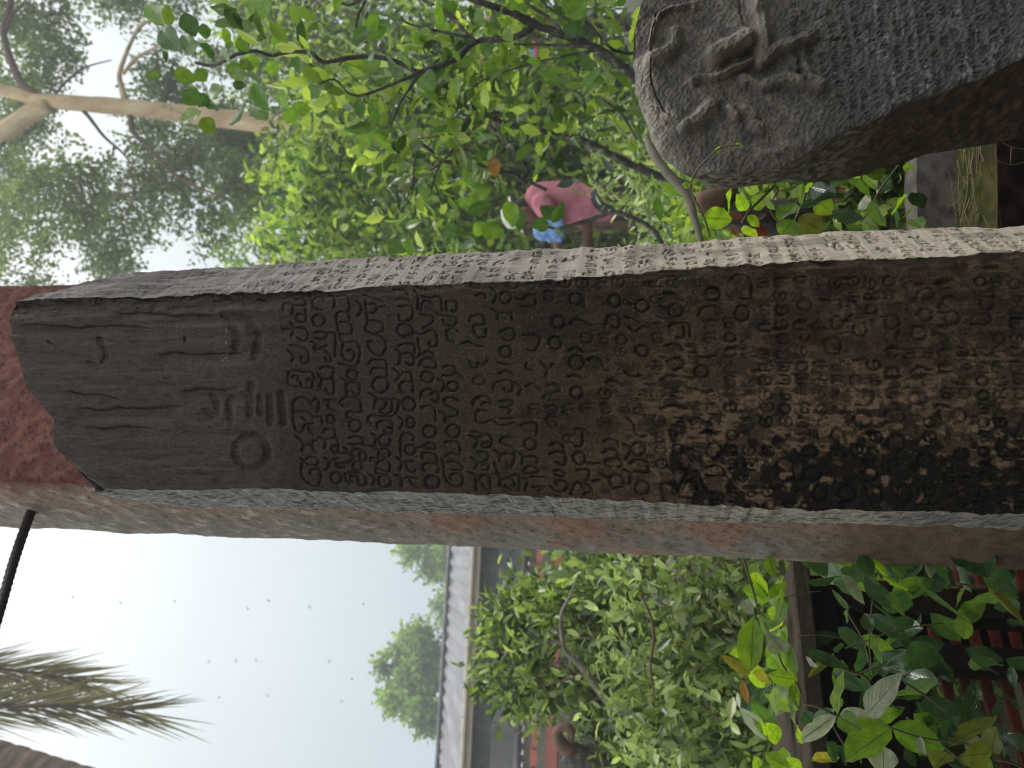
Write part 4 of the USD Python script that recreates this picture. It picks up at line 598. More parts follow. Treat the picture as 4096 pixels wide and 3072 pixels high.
traced_leaves((3072, 2304), 2.16, """g 600,1200 650,800 165;p 590,1200 250,1440 125;p 850,1210 1170,830 190;g 1060,1310 670,1600 330;m 1070,1300 1530,1500 210;m 610,1220 810,1330 150;p 620,1190 1000,1250 120;d 980,790 1215,640 175;d 1440,610 1180,800 200;m 980,760 890,460 62;d 900,480 830,320 105;m 1250,0 1770,430 60;o 1900,90 2212,430 110;d 2000,770 1770,650 180;d 2100,770 2130,980 75;o 1560,1480 1990,1200 155;d 1570,1230 1530,1410 115;o 1930,1520 1980,1300 155;o 1940,1530 1640,1560 200;o 1700,1440 1900,1500 140;g 1900,1560 1890,1680 95;o 1550,1530 1430,1660 160;p 990,1470 1000,1720 210;d 500,1440 600,1600 125;y 380,1600 620,1560 110;p 1300,1390 1370,1550 75;
d 600,0 320,40 135;d 840,-10 1060,280 145;p 650,-10 840,250 95;m 700,290 550,110 55;m 1030,130 1190,360 60;g 1000,0 1220,125 52;m 690,290 680,410 50;d 560,640 660,590 70;o 560,680 340,880 66;p 330,700 430,790 80;d 860,900 920,1090 125;g 170,180 60,440 130;p 140,660 -10,470 150;m 150,800 120,460 95;g 240,900 -10,850 125;m 230,850 200,580 80;m 200,1050 210,1220 55;d 300,1180 385,1260 115;g 250,1300 300,1450 90;g -20,1540 210,1680 115;m 120,260 160,60 120;g 30,200 150,40 110;d 330,640 700,800 90;m 640,1060 560,1130 70""", vine, near, vr, VL, VM)
traced_leaves((3072, 1536), 2.16, """y 410,1290 670,1560 115;d 420,1400 170,1430 130;d 540,1350 780,1480 95;m 1010,1230 930,1450 210;m 1060,1400 1360,1560 150;p 1215,1215 1480,1395 135;o 1050,1300 1190,1330 110;d 1640,1240 1900,1670 270;m 800,1230 900,1330 105;d 1020,1480 1260,1600 145;g 890,1510 1030,1670 62;d 370,1450 510,1670 135;g 0,1480 60,1670 105;d 800,1480 900,1660 125;p 1360,1550 1420,1670 90;p 550,1540 640,1660 55;d 980,1540 1110,1680 110""", vine, near, vr, VL, VM)
traced_leaves((2048, 2304), 2.16, """g 2060,830 2090,340 225;y 2060,850 1800,680 85;r 1990,900 2040,1110 62;y 2080,840 2240,930 110;g 2050,0 2230,170 155;m 1990,120 2230,210 150;p 1990,210 2090,340 90;g 2040,-60 2170,20 130""", vine, lambda r_: r_.uniform(1.32, 1.5), vr, VL, VM)
tl = np.random.default_rng(23)
for _ in range(115):
    s_ = tl.uniform(0.0, 1.1); b_ = cT + np.array([-math.cos(TA), -math.sin(TA), 0]) * s_ + np.array([-math.sin(TA), math.cos(TA), 0]) * tl.uniform(-.05, .28) + [0, 0, zt + tl.uniform(-.02, .07)]
    d_ = np.array([tl.normal(), tl.normal() - .4, tl.uniform(-.1, .8)]); d_ /= np.linalg.norm(d_); l_ = tl.uniform(.06, .11); m_, uv_ = leaf_mesh(b_, b_ + d_ * l_, l_ * .45, toward(b_) + tl.normal(0, .5, 3) + [0, 0, .4], tl.uniform(-.1, .2), .2, .85, 7, 2)
    obj('leaf', m_, VM['gmgmdp'[int(tl.integers(6))]], vine, smooth=True, uv=uv_)
dk = np.random.default_rng(22)
for _ in range(120):
    x_, y_ = dk.uniform(3200, 4080), dk.uniform(2230, 3060); b_ = W(x_, y_, dk.uniform(1.5, 1.8)); d_ = dk.normal(0, 1, 3); d_[2] -= 0.3; d_ /= np.linalg.norm(d_)
    m_, uv_ = leaf_mesh(b_, b_ + d_ * dk.uniform(0.055, 0.10), dk.uniform(0.03, 0.05), toward(b_) + dk.normal(0, 0.7, 3), dk.uniform(-.1, .15), 0.2, 0.85, 7, 2)
    obj('leaf', m_, VM['d' if dk.random() < 0.75 else 'm'], vine, smooth=True, uv=uv_)
F_ = lambda pts, Y_: W(2900 + np.array([p[0] for p in pts]) / 1.623, 2050 + np.array([p[1] for p in pts]) / 1.623, Y_)
for pts, r_, Y_ in (([(520, 1245), (600, 1260), (730, 1320), (840, 1340), (990, 1370), (1080, 1400)], .0022, 1.34), ([(1080, 1400), (1200, 1440), (1320, 1470), (1560, 1500), (1740, 1550)], .0016, 1.36), ([(1170, 1105), (1330, 1210), (1460, 1310)], .0018, 1.40), ([(700, 915), (760, 1010), (900, 1060), (940, 1110)], .0022, 1.38), ([(470, 800), (600, 795), (760, 815)], .0010, 1.42), ([(420, 545), (520, 520), (620, 510)], .0011, 1.42), ([(800, 660), (900, 840), (960, 1060)], .0015, 1.46), ([(960, 540), (935, 820), (960, 1050)], .0012, 1.48), ([(780, 880), (900, 840), (1000, 800), (1180, 750), (1420, 715)], .0016, 1.44), ([(120, 300), (160, 430), (210, 610)], .002, 1.40), ([(280, 270), (500, 310), (800, 315)], .0009, 1.38), ([(1770, 1610), (1850, 1620), (1941, 1660)], .0022, 1.36), ([(340, 900), (380, 1000), (470, 1120), (510, 1240)], .0018, 1.42), ([(1100, 1100), (1240, 1010), (1290, 960)], .0012, 1.45), ([(880, 250), (960, 290), (1020, 240), (1075, 150)], .0028, 1.36), ([(640, 1270), (720, 1420), (780, 1520)], .0016, 1.45), ([(1180, 1330), (1300, 1420), (1470, 1560), (1560, 1640)], .0018, 1.42), ([(1500, 460), (1600, 475), (1700, 480)], .002, 1.5), ([(840, 1060), (960, 1010), (1030, 1000)], .0018, 1.44)):
    obj('stem', tube(F_(pts, Y_), r_, 6, 0.006), M['vine_stem'], vine, smooth=True)
# leaves and litter between the two stones
herb = thing('leafy_shoots', 'leafy green shoots growing between the tall stele and the rounded carved stone', 'plant', (0.2, 1.5, 0.7))
H_ = (2600, 560); HK = 2.011
hy = lambda r_: r_.uniform(1.28, 1.55)
traced_leaves(H_, HK, """g 430,625 665,640 130;g 640,580 650,390 110;g 770,570 700,430 70;m 950,500 810,460 120;g 1010,560 880,410 70;m 1180,510 1020,650 120;m 1160,640 1050,760 130;o 1200,620 1390,740 140;d 1200,540 1400,480 50;m 1210,520 1230,350 70;d 1290,380 1530,460 120;g 1340,480 1470,600 110;m 1580,320 1780,470 100;d 1470,560 1720,640 110;m 1800,480 1900,700 130;m 1710,650 1840,720 100;g 780,610 880,700 60;g 750,690 860,780 70;d 1840,330 1960,390 110;m 2030,640 2140,520 80;m 1900,260 1740,280 70;g 2050,250 2120,200 60;d 2110,420 2200,560 90;p 1700,480 1780,540 90;g 480,720 500,800 60;m 930,470 860,430 60;g 1250,420 1310,340 40;d 1980,700 1960,560 70;m 2100,640 2190,720 90;g 1720,270 1850,420 60;g 1950,600 2070,440 100""", herb, hy, vr, VL, VM, 1.25)
H2 = lambda pts, Y_: W(H_[0] + np.array([p[0] for p in pts]) / HK, H_[1] + np.array([p[1] for p in pts]) / HK, Y_)
for pts, r_, Y_ in (([(740, 670), (800, 570), (900, 470), (1000, 370)], .0022, 1.3), ([(1060, 690), (980, 590), (970, 520), (1030, 400)], .0016, 1.38), ([(1170, 640), (1230, 500), (1260, 400), (1320, 340)], .0024, 1.42), ([(1700, 650), (1780, 540), (1850, 400), (2000, 200)], .0016, 1.45), ([(320, 400), (370, 500), (440, 640), (480, 780)], .0018, 1.3)):
    obj('stem', tube(H2(pts, Y_), r_, 6, 0.006), M['vine_stem'], herb, smooth=True)
weed = thing('weed_sprout', 'thin weed with tiny leaves in front of the rounded carved stone', 'plant', tuple(W(2760, 740, 1.06)))
obj('stem', tube(H2([(320, 400), (340, 310), (380, 240), (440, 170), (520, 95), (600, 50), (740, 40)], 1.06), 0.0011, 6, 0.004), M['vine_stem'], weed, smooth=True)
traced_leaves(H_, HK, """g 520,90 575,70 36;g 545,85 560,50 26;g 690,45 720,25 26;g 720,45 755,50 26;g 310,390 280,340 45;m 330,330 380,330 50;r 320,400 355,340 24;g 270,370 290,330 36""", weed, lambda r_: 1.06, vr, VL, VM, tilt=0.2)
# litter: a dark upright stone, brown timber, a scrap of red plastic and dead leaves
def rock(c, size, seed, n=4, rough=0.25):
    m_ = trimesh.creation.icosphere(n); v_ = m_.vertices * (1 + rough * 2 * (fbm(m_.vertices * 1.7 + seed, 4, seed) - 0.5))[:, None]; return trimesh.Trimesh(v_ * np.array(size) + np.array(c), m_.faces, process=False)
tag(obj('dark_stump', rock(D(1660, 470, 1.62), (0.035, 0.035, 0.10), 3), M['blackrock'], smooth=True), 'dark grey stump standing behind the shoots between the stones', 'stump')
tag(obj('fallen_timber', tube(H2([(380, 505), (470, 490), (600, 450), (700, 410)], 1.62), [0.02, 0.024, 0.022, 0.016], 9, 0.01, 0.2, 4), M['bark_brown'], smooth=True), 'short brown fallen timber lying behind the shoots between the stones', 'timber')
mr, _ = leaf_mesh(H2([(840, 745)], 1.5)[0], H2([(945, 720)], 1.52)[0], 0.04, (0, -1, .3), .2, .3, .5, 6, 2); tag(obj('plastic_scrap', mr, M['redplastic'], smooth=True), 'crumpled scrap of red plastic beside the stele', 'litter')
for k_, (a_, b_, w_, lab) in enumerate((((1300, 620), (1430, 590), 75, 'large tan dead leaf beside the stele'), ((1430, 500), (1490, 480), 50, 'small orange dead leaf under the rounded stone'), ((640, 580), (760, 640), 60, 'dull brown dead leaf among the shoots'), ((870, 640), (930, 590), 40, 'red brown dead leaf above the red plastic scrap'), ((650, 680), (720, 780), 60, 'brown dead leaf touching the stele edge'), ((1510, 420), (1580, 385), 36, 'pale pink dead leaf under the rounded stone'))):
    p_, q_ = H2([a_, b_], 1.58); m_, uv_ = leaf_mesh(p_, q_, w_ / HK / FPX * 1.58, toward(p_) + [0, 0, .4], 0.2, 0.3); tag(obj('dead_leaf', m_, M['deadleaf'], smooth=True, uv=uv_), lab, 'leaf')

# ------------------------------------------------------------------ leaf masses (many leaves in one mesh)
def leaf_cloud(pos, axis, nrm, L, wd, rr, pts=8, fold=0.25, curl=0.12):
    n = len(pos); axis = axis / np.linalg.norm(axis, axis=1, keepdims=True); s_ = np.cross(axis, nrm); s_ /= np.linalg.norm(s_, axis=1, keepdims=True) + 1e-9; n_ = np.cross(s_, axis)
    if pts == 8:
        tv_ = np.array([(0, 0, 0), (.3, .85, 1), (.68, .9, 1), (1, 0, 0), (.68, -.9, 1), (.3, -.85, 1), (.3, 0, 0), (.68, 0, 0)]); tf_ = np.array([(0, 6, 1), (1, 6, 7), (1, 7, 2), (2, 7, 3), (0, 5, 6), (5, 4, 7), (5, 7, 6), (4, 3, 7)])
    else:
        tv_ = np.array([(0, 0, 0), (.5, 1, 1), (1, 0, 0), (.5, -1, 1)]); tf_ = np.array([(0, 2, 1), (0, 3, 2)])
    L, wd = np.broadcast_to(L, n), np.broadcast_to(wd, n)
    global LEAF_TONE
    LEAF_TONE = np.repeat(np.clip(rr.beta(0.8, 0.98, n), 0, 1), len(tv_))[:, None] * np.ones(3)
    v_ = pos[:, None] + axis[:, None] * (tv_[None, :, 0] * L[:, None])[..., None] + s_[:, None] * (tv_[None, :, 1] * wd[:, None] / 2)[..., None] + n_[:, None] * (tv_[None, :, 2] * fold * wd[:, None] / 2 - curl * L[:, None] * tv_[None, :, 0] ** 2)[..., None]
    f_ = tf_[None] + (np.arange(n) * len(tv_))[:, None, None]; return v_.reshape(-1, 3), f_.reshape(-1, 3)
def twigs(rr, blobs, n, per, leaf, spread=1.0, inner=0.55, droop=0.0, step=None):
    """Positions, axes and normals of leaves that sit along short twigs in ellipsoids (centre, radii)."""
    P_, A_, N_, S_ = [], [], [], []
    wts = np.array([np.prod(np.array(r_)) ** 0.7 for _, r_ in blobs]); wts /= wts.sum(); step = step or leaf * 0.45
    for c, r_ in (blobs[k_] for k_ in rr.choice(len(blobs), n, p=wts)):
        d_ = rr.normal(0, 1, 3); d_ /= np.linalg.norm(d_); p_ = np.array(c) + d_ * np.array(r_) * (inner + (1 - inner) * rr.random() ** 0.6)
        g_ = d_ * 0.8 + rr.normal(0, 0.6, 3) + np.array([0, 0, 0.35 - droop]); g_ /= np.linalg.norm(g_); side = np.cross(g_, rr.normal(0, 1, 3)); side /= np.linalg.norm(side)
        k_ = np.arange(per); p_ = p_ - g_ * step * per * 0.55; pp = p_ + g_ * (k_ * step)[:, None]; sg_ = np.where(k_ % 2, 1, -1)[:, None]
        P_.append(pp); A_.append(g_ * 0.65 + side * sg_ * 0.8 * spread + rr.normal(0, 0.25, (per, 3)) - [0, 0, droop]); N_.append(np.tile(np.array([0, 0, 1.0]) + d_ * 0.5, (per, 1)) + rr.normal(0, 0.55, (per, 3))); S_.append((p_, p_ + g_ * step * per))
    return np.vstack(P_), np.vstack(A_), np.vstack(N_), S_
def bush(name, label, catg, blobs, n, per, leaf, ratio, m, seed, foot, stems=6, pts=8, stem_r=0.012, bark='bark_brown', inner=0.55, group=None, droop=0.0, twig=True, stem_label=None):
    rr = np.random.default_rng(seed); th = thing(name, label, catg, foot, group=group)
    P_, A_, N_, S_ = twigs(rr, blobs, n, per, leaf, inner=inner, droop=droop); L = leaf * rr.uniform(0.6, 1.25, len(P_))
    tag(obj('foliage', leaf_cloud(P_, A_, N_, L, L * ratio, rr, pts), m, th), kind='stuff')
    sm_ = []
    for k_ in range(stems):
        c, r_ = blobs[rr.integers(len(blobs))]; e_ = np.array(c) + rr.normal(0, 0.4, 3) * np.array(r_); b_ = np.array(foot) + rr.normal(0, 0.05, 3) * [1, 1, 0]; mid = (b_ + e_) / 2 + rr.normal(0, 0.08, 3) * np.linalg.norm(e_ - b_)
        sm_.append(tube([b_, mid, e_], [stem_r, stem_r * 0.75, stem_r * 0.35], 6, np.linalg.norm(e_ - b_) / 14, 0.15, k_))
    for s_ in sm_: obj('stem', s_, M[bark], th, smooth=True)
    if twig: tag(obj('twigs', cat(*[tube([p_, q_], [leaf * 0.03, leaf * 0.015], 3) for p_, q_ in S_[::3]]), M[bark], th), kind='stuff')
    return th
def blob(x, y, Y, rx, ry, rz): return (D(x, y, Y), (rx, ry, rz))
def gz(x, y): return float(ground_z(x, y))

# left bushes (in front of the house)
bush('garden_bush', 'dense garden bush with small glossy leaves in front of the white-roofed house', 'bush', [blob(1250, 1400, 4.4, 0.42, 0.5, 0.38), blob(1105, 1430, 4.6, 0.24, 0.3, 0.24), blob(1165, 1290, 4.8, 0.18, 0.3, 0.32), blob(1110, 1350, 4.6, .18, .2, .2), blob(1120, 1490, 4.6, .16, .2, .2), blob(1120, 1330, 4.6, .14, .2, .16), blob(1310, 1260, 4.4, .35, .5, .32), blob(1400, 1550, 4.2, .5, .5, .4), blob(1360, 1650, 4.6, .25, .3, .2), blob(1160, 1500, 4.6, .12, .2, .14)], 900, 8, 0.085, 0.42, M['leaf_bush'], 31, (-1.5, 4.4, gz(-1.5, 4.4)), 10)
bush('pale_bush', 'pale yellow-green bush growing low in front of the dense garden bush', 'bush', [blob(1420, 1400, 3.0, 0.45, 0.35, 0.3), blob(1500, 1550, 2.9, 0.42, 0.35, 0.3), blob(1480, 1280, 3.1, 0.35, 0.3, 0.3), blob(1590, 1450, 2.8, .45, .3, .28), blob(1560, 1640, 2.8, .3, .3, .3), blob(1640, 1300, 2.9, .35, .3, .3)], 560, 8, 0.06, 0.42, M['leaf_bush_light'], 32, (-1.0, 3.0, gz(-1.0, 3.0)), 10, stem_r=0.008)
bush('low_bush', 'glossy dark green undergrowth behind the plank table and the red bench', 'bush', [blob(1680, 1560, 3.2, .6, .4, .3), blob(1900, 1450, 3.4, .7, .5, .4), blob(2050, 1300, 3.4, .6, .4, .4), blob(1750, 1250, 3.3, .45, .4, .4)], 500, 8, 0.07, 0.42, M['leaf_bright'], 33, (-1.3, 3.4, gz(-1.3, 3.4)), 8)
bush('undergrowth', 'dark green undergrowth behind the shoots between the stele and the rounded stone', 'bush', [blob(1560, 440, 2.6, .25, .25, .15), blob(1680, 430, 2.1, .2, .15, .13), blob(1800, 430, 2.1, .2, .15, .13), blob(1900, 420, 2.0, .2, .12, .10), blob(1880, 340, 2.1, .2, .12, .12), blob(1550, 520, 2.7, .2, .2, .2), blob(1700, 520, 2.5, .2, .2, .2)], 330, 7, 0.06, 0.45, M['leaf_bright'], 35, (0.6, 2.5, gz(0.6, 2.5)), 6, stem_r=.008)
# bare branch and pruned stump at the left
br = thing('bare_branch', 'bare forked grey branch standing out from the garden bush', 'branch', tuple(D(1420, 1620, 3.6)))
obj('main_limb', tube(D([1440, 1330, 1265, 1240, 1218, 1212, 1230, 1250], [1560, 1530, 1450, 1425, 1400, 1330, 1290, 1240], 3.7), [.020, .018, .016, .013, .010, .009, .007, .005], 8, 0.02, 0.35, 5), M['bark_pale'], br, smooth=True)
for pts, r_ in (([(1232, 1420), (1205, 1430), (1185, 1440)], .009), ([(1265, 1452), (1235, 1465), (1180, 1480)], .008), ([(1220, 1395), (1195, 1385), (1180, 1390)], .008), ([(1300, 1505), (1255, 1530)], .008)):
    obj('side_twig', tube(D(np.array(pts)[:, 0], np.array(pts)[:, 1], 3.7), np.linspace(r_, r_ * .5, len(pts)), 6, 0.02), M['bark_grey'], br, smooth=True)
tag(obj('curved_stick', tube(D([1384, 1405, 1412, 1405, 1415], [1285, 1330, 1380, 1440, 1510], 2.55), [.0035, .0045, .005, .0042, .003], 7, 0.012, 0.3), M['bark_brown'], smooth=True), 'thin curved brown stick rising among the pale bush leaves', 'stick')
st = thing('pruned_trunk', 'pruned grey tree trunk with a reddish curled knuckle at its top', 'tree', tuple(D(1300, 1680, 3.9)))
obj('trunk', tube(D([1420, 1330, 1255, 1225], [1720, 1680, 1640, 1620], 3.9), [.10, .085, .072, .055], 12, 0.03, 0.25, 8), M['bark_grey'], st, smooth=True)
obj('knuckle', tube(D([1240, 1215, 1205, 1208, 1222, 1236, 1232], [1630, 1610, 1592, 1575, 1568, 1580, 1600], 3.88), [.04, .034, .028, .024, .022, .02, .015], 10, 0.02, 0.2, 9), M['bark_brown'], st, smooth=True)

# ------------------------------------------------------------------ house with a pale sheet roof
HX, HY, HA = -5.0, 15.2, math.radians(-12.5)                   # local x runs along the front, local y away from the camera
hz = gz(HX, HY)
house = thing('long_house', 'long house with pale ribbed roof, stained parapet and red beams beyond the garden bush', 'house', (HX, HY, 0), -HA if False else math.radians(12.5))
def hobj(name, m, mt, parent=None): return obj(name, m, M[mt], parent or house, world_space=False)
xs0, xs1 = -9.0, 9.0
ez, rz_, ey, ry_ = 5.02, 6.42, -0.2, 3.4
nrib = 56; xs_ = np.linspace(xs0, xs1, nrib * 8 + 1); prof = 0.035 * np.cos(np.arange(len(xs_)) / 8 * 2 * np.pi)
v_ = np.concatenate([np.stack([xs_, np.full_like(xs_, ey), ez + prof], -1), np.stack([xs_, np.full_like(xs_, ry_), rz_ + prof], -1), np.stack([xs_, np.full_like(xs_, 2 * ry_ - ey), ez + prof], -1)]); n_ = len(xs_); k_ = np.arange(n_ - 1)
f_ = np.vstack([np.stack([k_, k_ + 1, k_ + n_ + 1], -1), np.stack([k_, k_ + n_ + 1, k_ + n_], -1), np.stack([k_ + n_, k_ + n_ + 1, k_ + 2 * n_ + 1], -1), np.stack([k_ + n_, k_ + 2 * n_ + 1, k_ + 2 * n_], -1)])
roof = obj('roof', (v_, f_), M['roof'], house, smooth=True, world_space=False)
hobj('ridge_cap', box((xs0, ry_ - 0.12, rz_ + 0.02), (xs1, ry_ + 0.12, rz_ + 0.09), 0.02), 'roof', roof)
hobj('fascia', box((xs0, ey - 0.06, ez - 0.20), (xs1, ey + 0.0, ez - 0.03), 0.01), 'fascia')
hobj('gutter', box((xs0, ey - 0.20, ez - 0.10), (xs1, ey - 0.065, ez - 0.02), 0.02), 'fascia')
hobj('upper_wall', box((xs0 + .3, 0.25, 4.35), (xs1 - .3, 0.45, 5.0)), 'greywall')
hobj('parapet', box((xs0 + .2, -0.35, 3.95), (xs1 - .2, -0.15, 4.42), 0.02), 'soot')
hobj('ledge', box((xs0 + .2, -0.50, 3.86), (xs1 - .2, -0.12, 3.945), 0.02), 'greywall')
for x_ in np.arange(xs0 + .5, xs1 - .3, 0.325):
    z0 = 3.52 + 0.012 * math.sin(x_ * 9.1); hobj('eave_tile', trimesh.convex.convex_hull(np.array([(x_ - .155, -1.1, z0), (x_ + .155, -1.1, z0), (x_ - .12, -1.1, z0 - .10), (x_ + .12, -1.1, z0 - .10), (x_, -1.1, z0 - .14), (x_ - .155, -0.5, z0 + .07), (x_ + .155, -0.5, z0 + .07), (x_, -1.04, z0 - .08)])), 'redbeam')
hobj('red_beam', box((xs0 + .2, -1.0, 3.05), (xs1 - .2, -0.8, 3.27), 0.015), 'redbeam')
hobj('lower_wall', box((xs0 + .3, 0.0, hz - 1), (xs1 - .3, 0.2, 3.85)), 'creamwall')
for x_ in np.arange(xs0 + 1.0, xs1 - 1, 2.6):
    w_ = hobj('window', box((x_, -0.03, 1.55), (x_ + 1.5, -0.004, 2.72), 0.004), 'windowdark')
    hobj('frame', cat(box((x_ - .06, -0.06, 2.722), (x_ + 1.56, 0.0 - .002, 2.80)), box((x_ - .06, -0.06, 1.47), (x_ + 1.56, -.002, 1.548)), box((x_ - .062, -0.06, 1.55), (x_ - .002, -.002, 2.72)), box((x_ + 1.502, -0.06, 1.55), (x_ + 1.562, -.002, 2.72))), 'fascia', w_)
for x_ in np.arange(xs0 + .6, xs1, 2.6): hobj('pillar', box((x_ - .1, -0.99, hz - .5), (x_ + .1, -0.81, 3.045), 0.015), 'creamwall')
hobj('gable_wall', box((xs0 + .3, 0.46, hz - 1), (xs0 + .5, 6.5, 5.0)), 'greywall'); hobj('gable_wall', box((xs1 - .5, 0.46, hz - 1), (xs1 - .3, 6.5, 5.0)), 'greywall')
far_trees = (('broad round tree with rugged crown rising behind the middle of the white roof', [blob(895, 1450, 34, 1.9, 1.8, 1.6), blob(925, 1420, 34, 2.2, 1.8, 1.5), blob(900, 1500, 34, 1.6, 1.5, 1.5), blob(940, 1510, 34, 1.8, 1.6, 1.5), blob(850, 1440, 34, 1.1, 1.0, .7), blob(860, 1415, 34, .8, .8, .7)], D(980, 1450, 34), 620, 'l'),
    ('smaller loose tree behind the roof where it meets the pillar', [blob(930, 1185, 40, 1.6, 1.6, 1.6), blob(965, 1210, 40, 2.0, 1.6, 1.3), blob(900, 1175, 40, 0.9, 1, .9), blob(965, 1290, 42, .8, .8, .7)], D(1010, 1200, 40), 300, 'l'),
    ('low distant tree just clearing the white roof ridge', [blob(975, 1330, 46, 1.2, 1.2, .9), blob(968, 1560, 44, 1.0, 1.0, .8)], D(1030, 1400, 46), 110, 'l'))
for k_, (lab, bl_, ft, n_, _) in enumerate(far_trees):
    ft = np.array([ft[0], ft[1], gz(ft[0], ft[1])]); rr = np.random.default_rng(300 + k_); th = thing('far_tree', lab, 'tree', ft)
    top = np.array(bl_[0][0]); obj('trunk', tube([ft, (ft + top) / 2 + [0.2, 0, 0], top], [.35, .26, .1], 9, 0.5, 0.2, k_), M['bark_dark'], th, smooth=True)
    lob = []
    for c_, r_ in bl_:
        for _ in range(9):
            d_ = rr.normal(0, 1, 3); d_ /= np.linalg.norm(d_); lob.append((np.array(c_) + d_ * np.array(r_) * rr.uniform(.5, .95), tuple(np.array(r_) * rr.uniform(.16, .42))))
        obj('limb', tube([(ft + top) / 2, np.array(c_)], [.14, .05], 6, .4, .2, 3), M['bark_dark'], th, smooth=True)
    P_, A_, N_, S_ = twigs(rr, lob, int(n_ * 1.9), 8, 0.30, inner=0.5); L = 0.30 * rr.uniform(.6, 1.3, len(P_)); tag(obj('crown', leaf_cloud(P_, A_, N_, L, L * .6, rr, 4), M['leaf_far'], th), kind='stuff')

# ------------------------------------------------------------------ palm: hanging frond ends and the leaning trunk
def frond(th, rach, r_, n, L0, seed, spread=0.35, one_side=None):
    rr = np.random.default_rng(seed); p_ = spline(rach, 0.02); obj('rachis', tube(p_, np.linspace(r_, r_ * .25, len(p_)), 7), M['palm_rib'], th, smooth=True)
    tan = np.gradient(p_, axis=0); tan /= np.linalg.norm(tan, axis=1, keepdims=True); P_, A_, N_, Ls = [], [], [], []
    for k_ in np.linspace(0, len(p_) - 1, n).astype(int):
        for s_ in (-1, 1):
            if one_side and s_ != one_side and rr.random() < 0.7: continue
            q_ = k_ / len(p_); sd_ = np.array([s_, rr.normal(0, .35), 0.0]); P_.append(p_[k_]); A_.append(tan[k_] * 1.0 + sd_ * spread * rr.uniform(.6, 1.2) + rr.normal(0, .04, 3) + [0, 0, -.15]); N_.append([rr.normal(0, .3), -1, .2]); Ls.append(L0 * (1 - 0.45 * q_) * rr.uniform(.75, 1.1))
    P_, A_, N_, Ls = map(np.array, (P_, A_, N_, Ls)); A_ /= np.linalg.norm(A_, axis=1, keepdims=True)
    for k_ in range(min(len(P_), 200)):
        m_, uv_ = leaf_mesh(P_[k_], P_[k_] + A_[k_] * Ls[k_], 0.0145, N_[k_], rr.uniform(-.04, .06), .5, .55, 7, 1); obj('leaflet', m_, M['palm_leaf'], th, smooth=True)
palm = thing('palm_frond', 'longest drooping brown-green palm frond hanging against the sky', 'palm frond', tuple(D(0, 1530, 5.0)))
frond(palm, D([-420, -250, -60, 140, 290], [1575, 1548, 1528, 1526, 1535], 5.0), 0.034, 98, 1.15, 61, 0.30)
palm2 = thing('palm_frond', 'drooping palm frond end hanging just above the longest one', 'palm frond', tuple(D(0, 1450, 5.3)))
frond(palm2, D([-420, -250, -70, 90, 190], [1425, 1430, 1440, 1455, 1475], 5.3), 0.03, 96, 1.1, 62, 0.30)
palm4 = thing('palm_frond', 'short palm frond end hanging between two longer fronds', 'palm frond', tuple(D(-60, 1490, 5.6)))
frond(palm4, D([-420, -250, -100, 50, 140], [1500, 1495, 1488, 1490, 1500], 5.6), 0.026, 80, 1.0, 64, 0.30)
palm3 = thing('palm_frond', 'tips of a palm frond poking in above the steel rod', 'palm frond', tuple(D(-80, 1220, 5.6)))
frond(palm3, D([-360, -220, -130, -90], [1200, 1210, 1220, 1225], 5.6), 0.02, 26, 0.5, 63, 0.5)
pt = thing('leaning_palm', 'thick ringed palm trunk leaning across the corner beside the hanging fronds', 'palm', tuple(D(420, 1790, 4.6)))
pp = D([-200, -60, 60, 200, 420, 900, 1500], [1560, 1625, 1665, 1712, 1790, 1930, 2050], 4.6); pp = np.vstack([pp, [pp[-1][0] - .1, 4.6, gz(pp[-1][0], 4.6)]])
tk = tube(pp, [.12, .125, .13, .135, .14, .15, .16, .18], 20, 0.012); q_ = np.arange(len(tk.vertices)) // 20; ctr = np.array([tk.vertices[q_ == k_].mean(0) for k_ in range(q_.max() + 1)])
tv_ = tk.vertices + (tk.vertices - ctr[q_]) * (0.06 * (np.abs(np.sin(q_ * 0.27)) - .5) + 0.10 * (fbm(tk.vertices * 12, 3, 64) - .5))[:, None]; obj('trunk', (tv_, tk.faces), M['palm_bark'], pt, smooth=True)

# ------------------------------------------------------------------ tall tree with ochre bark
tall = thing('tall_tree', 'tall tree with smooth ochre trunk, forked limbs and thin sky-filled crown', 'tree', (3.2, 12, gz(3.2, 12)))
TY = 12.0
def limb(pts, rad, nm='limb', mt='bark_ochre', Y_=TY, th=None, sides=9, rough=.12, step=0.12): return obj(nm, tube(D(np.array(pts)[:, 0], np.array(pts)[:, 1], Y_), rad, sides, step, rough, len(pts)), M[mt], th or tall, smooth=True)
tr_pts = D([75, 125, 200, 275, 400, 532, 750, 1000, 1300], [216, 220, 226, 232, 246, 262, 282, 300, 312], TY); tr_pts = np.vstack([tr_pts, [tr_pts[-1][0], TY, gz(tr_pts[-1][0], TY) - .1]])
obj('trunk', tube(tr_pts, [.115, .13, .138, .145, .15, .16, .17, .18, .2, .22], 14, 0.15, 0.1, 2), M['bark_ochre'], tall, smooth=True)
limb([(100, 224), (55, 208), (0, 192), (-90, 150)], [.12, .115, .105, .09]); limb([(110, 226), (60, 248), (0, 292), (-80, 340)], [.14, .16, .16, .13])
limb([(82, 212), (45, 178), (20, 120), (8, 70), (22, 10), (30, -40)], [.085, .075, .06, .055, .05, .04], mt='bark_brown'); limb([(10, 70), (30, 25), (60, 5)], [.035, .03, .02], mt='bark_brown')
limb([(272, 220), (262, 185), (258, 162), (270, 122), (300, 60), (332, 42), (380, 30)], [.065, .05, .042, .036, .03, .026, .02]); limb([(266, 160), (295, 125), (342, 100), (380, 85)], [.032, .028, .022, .016])
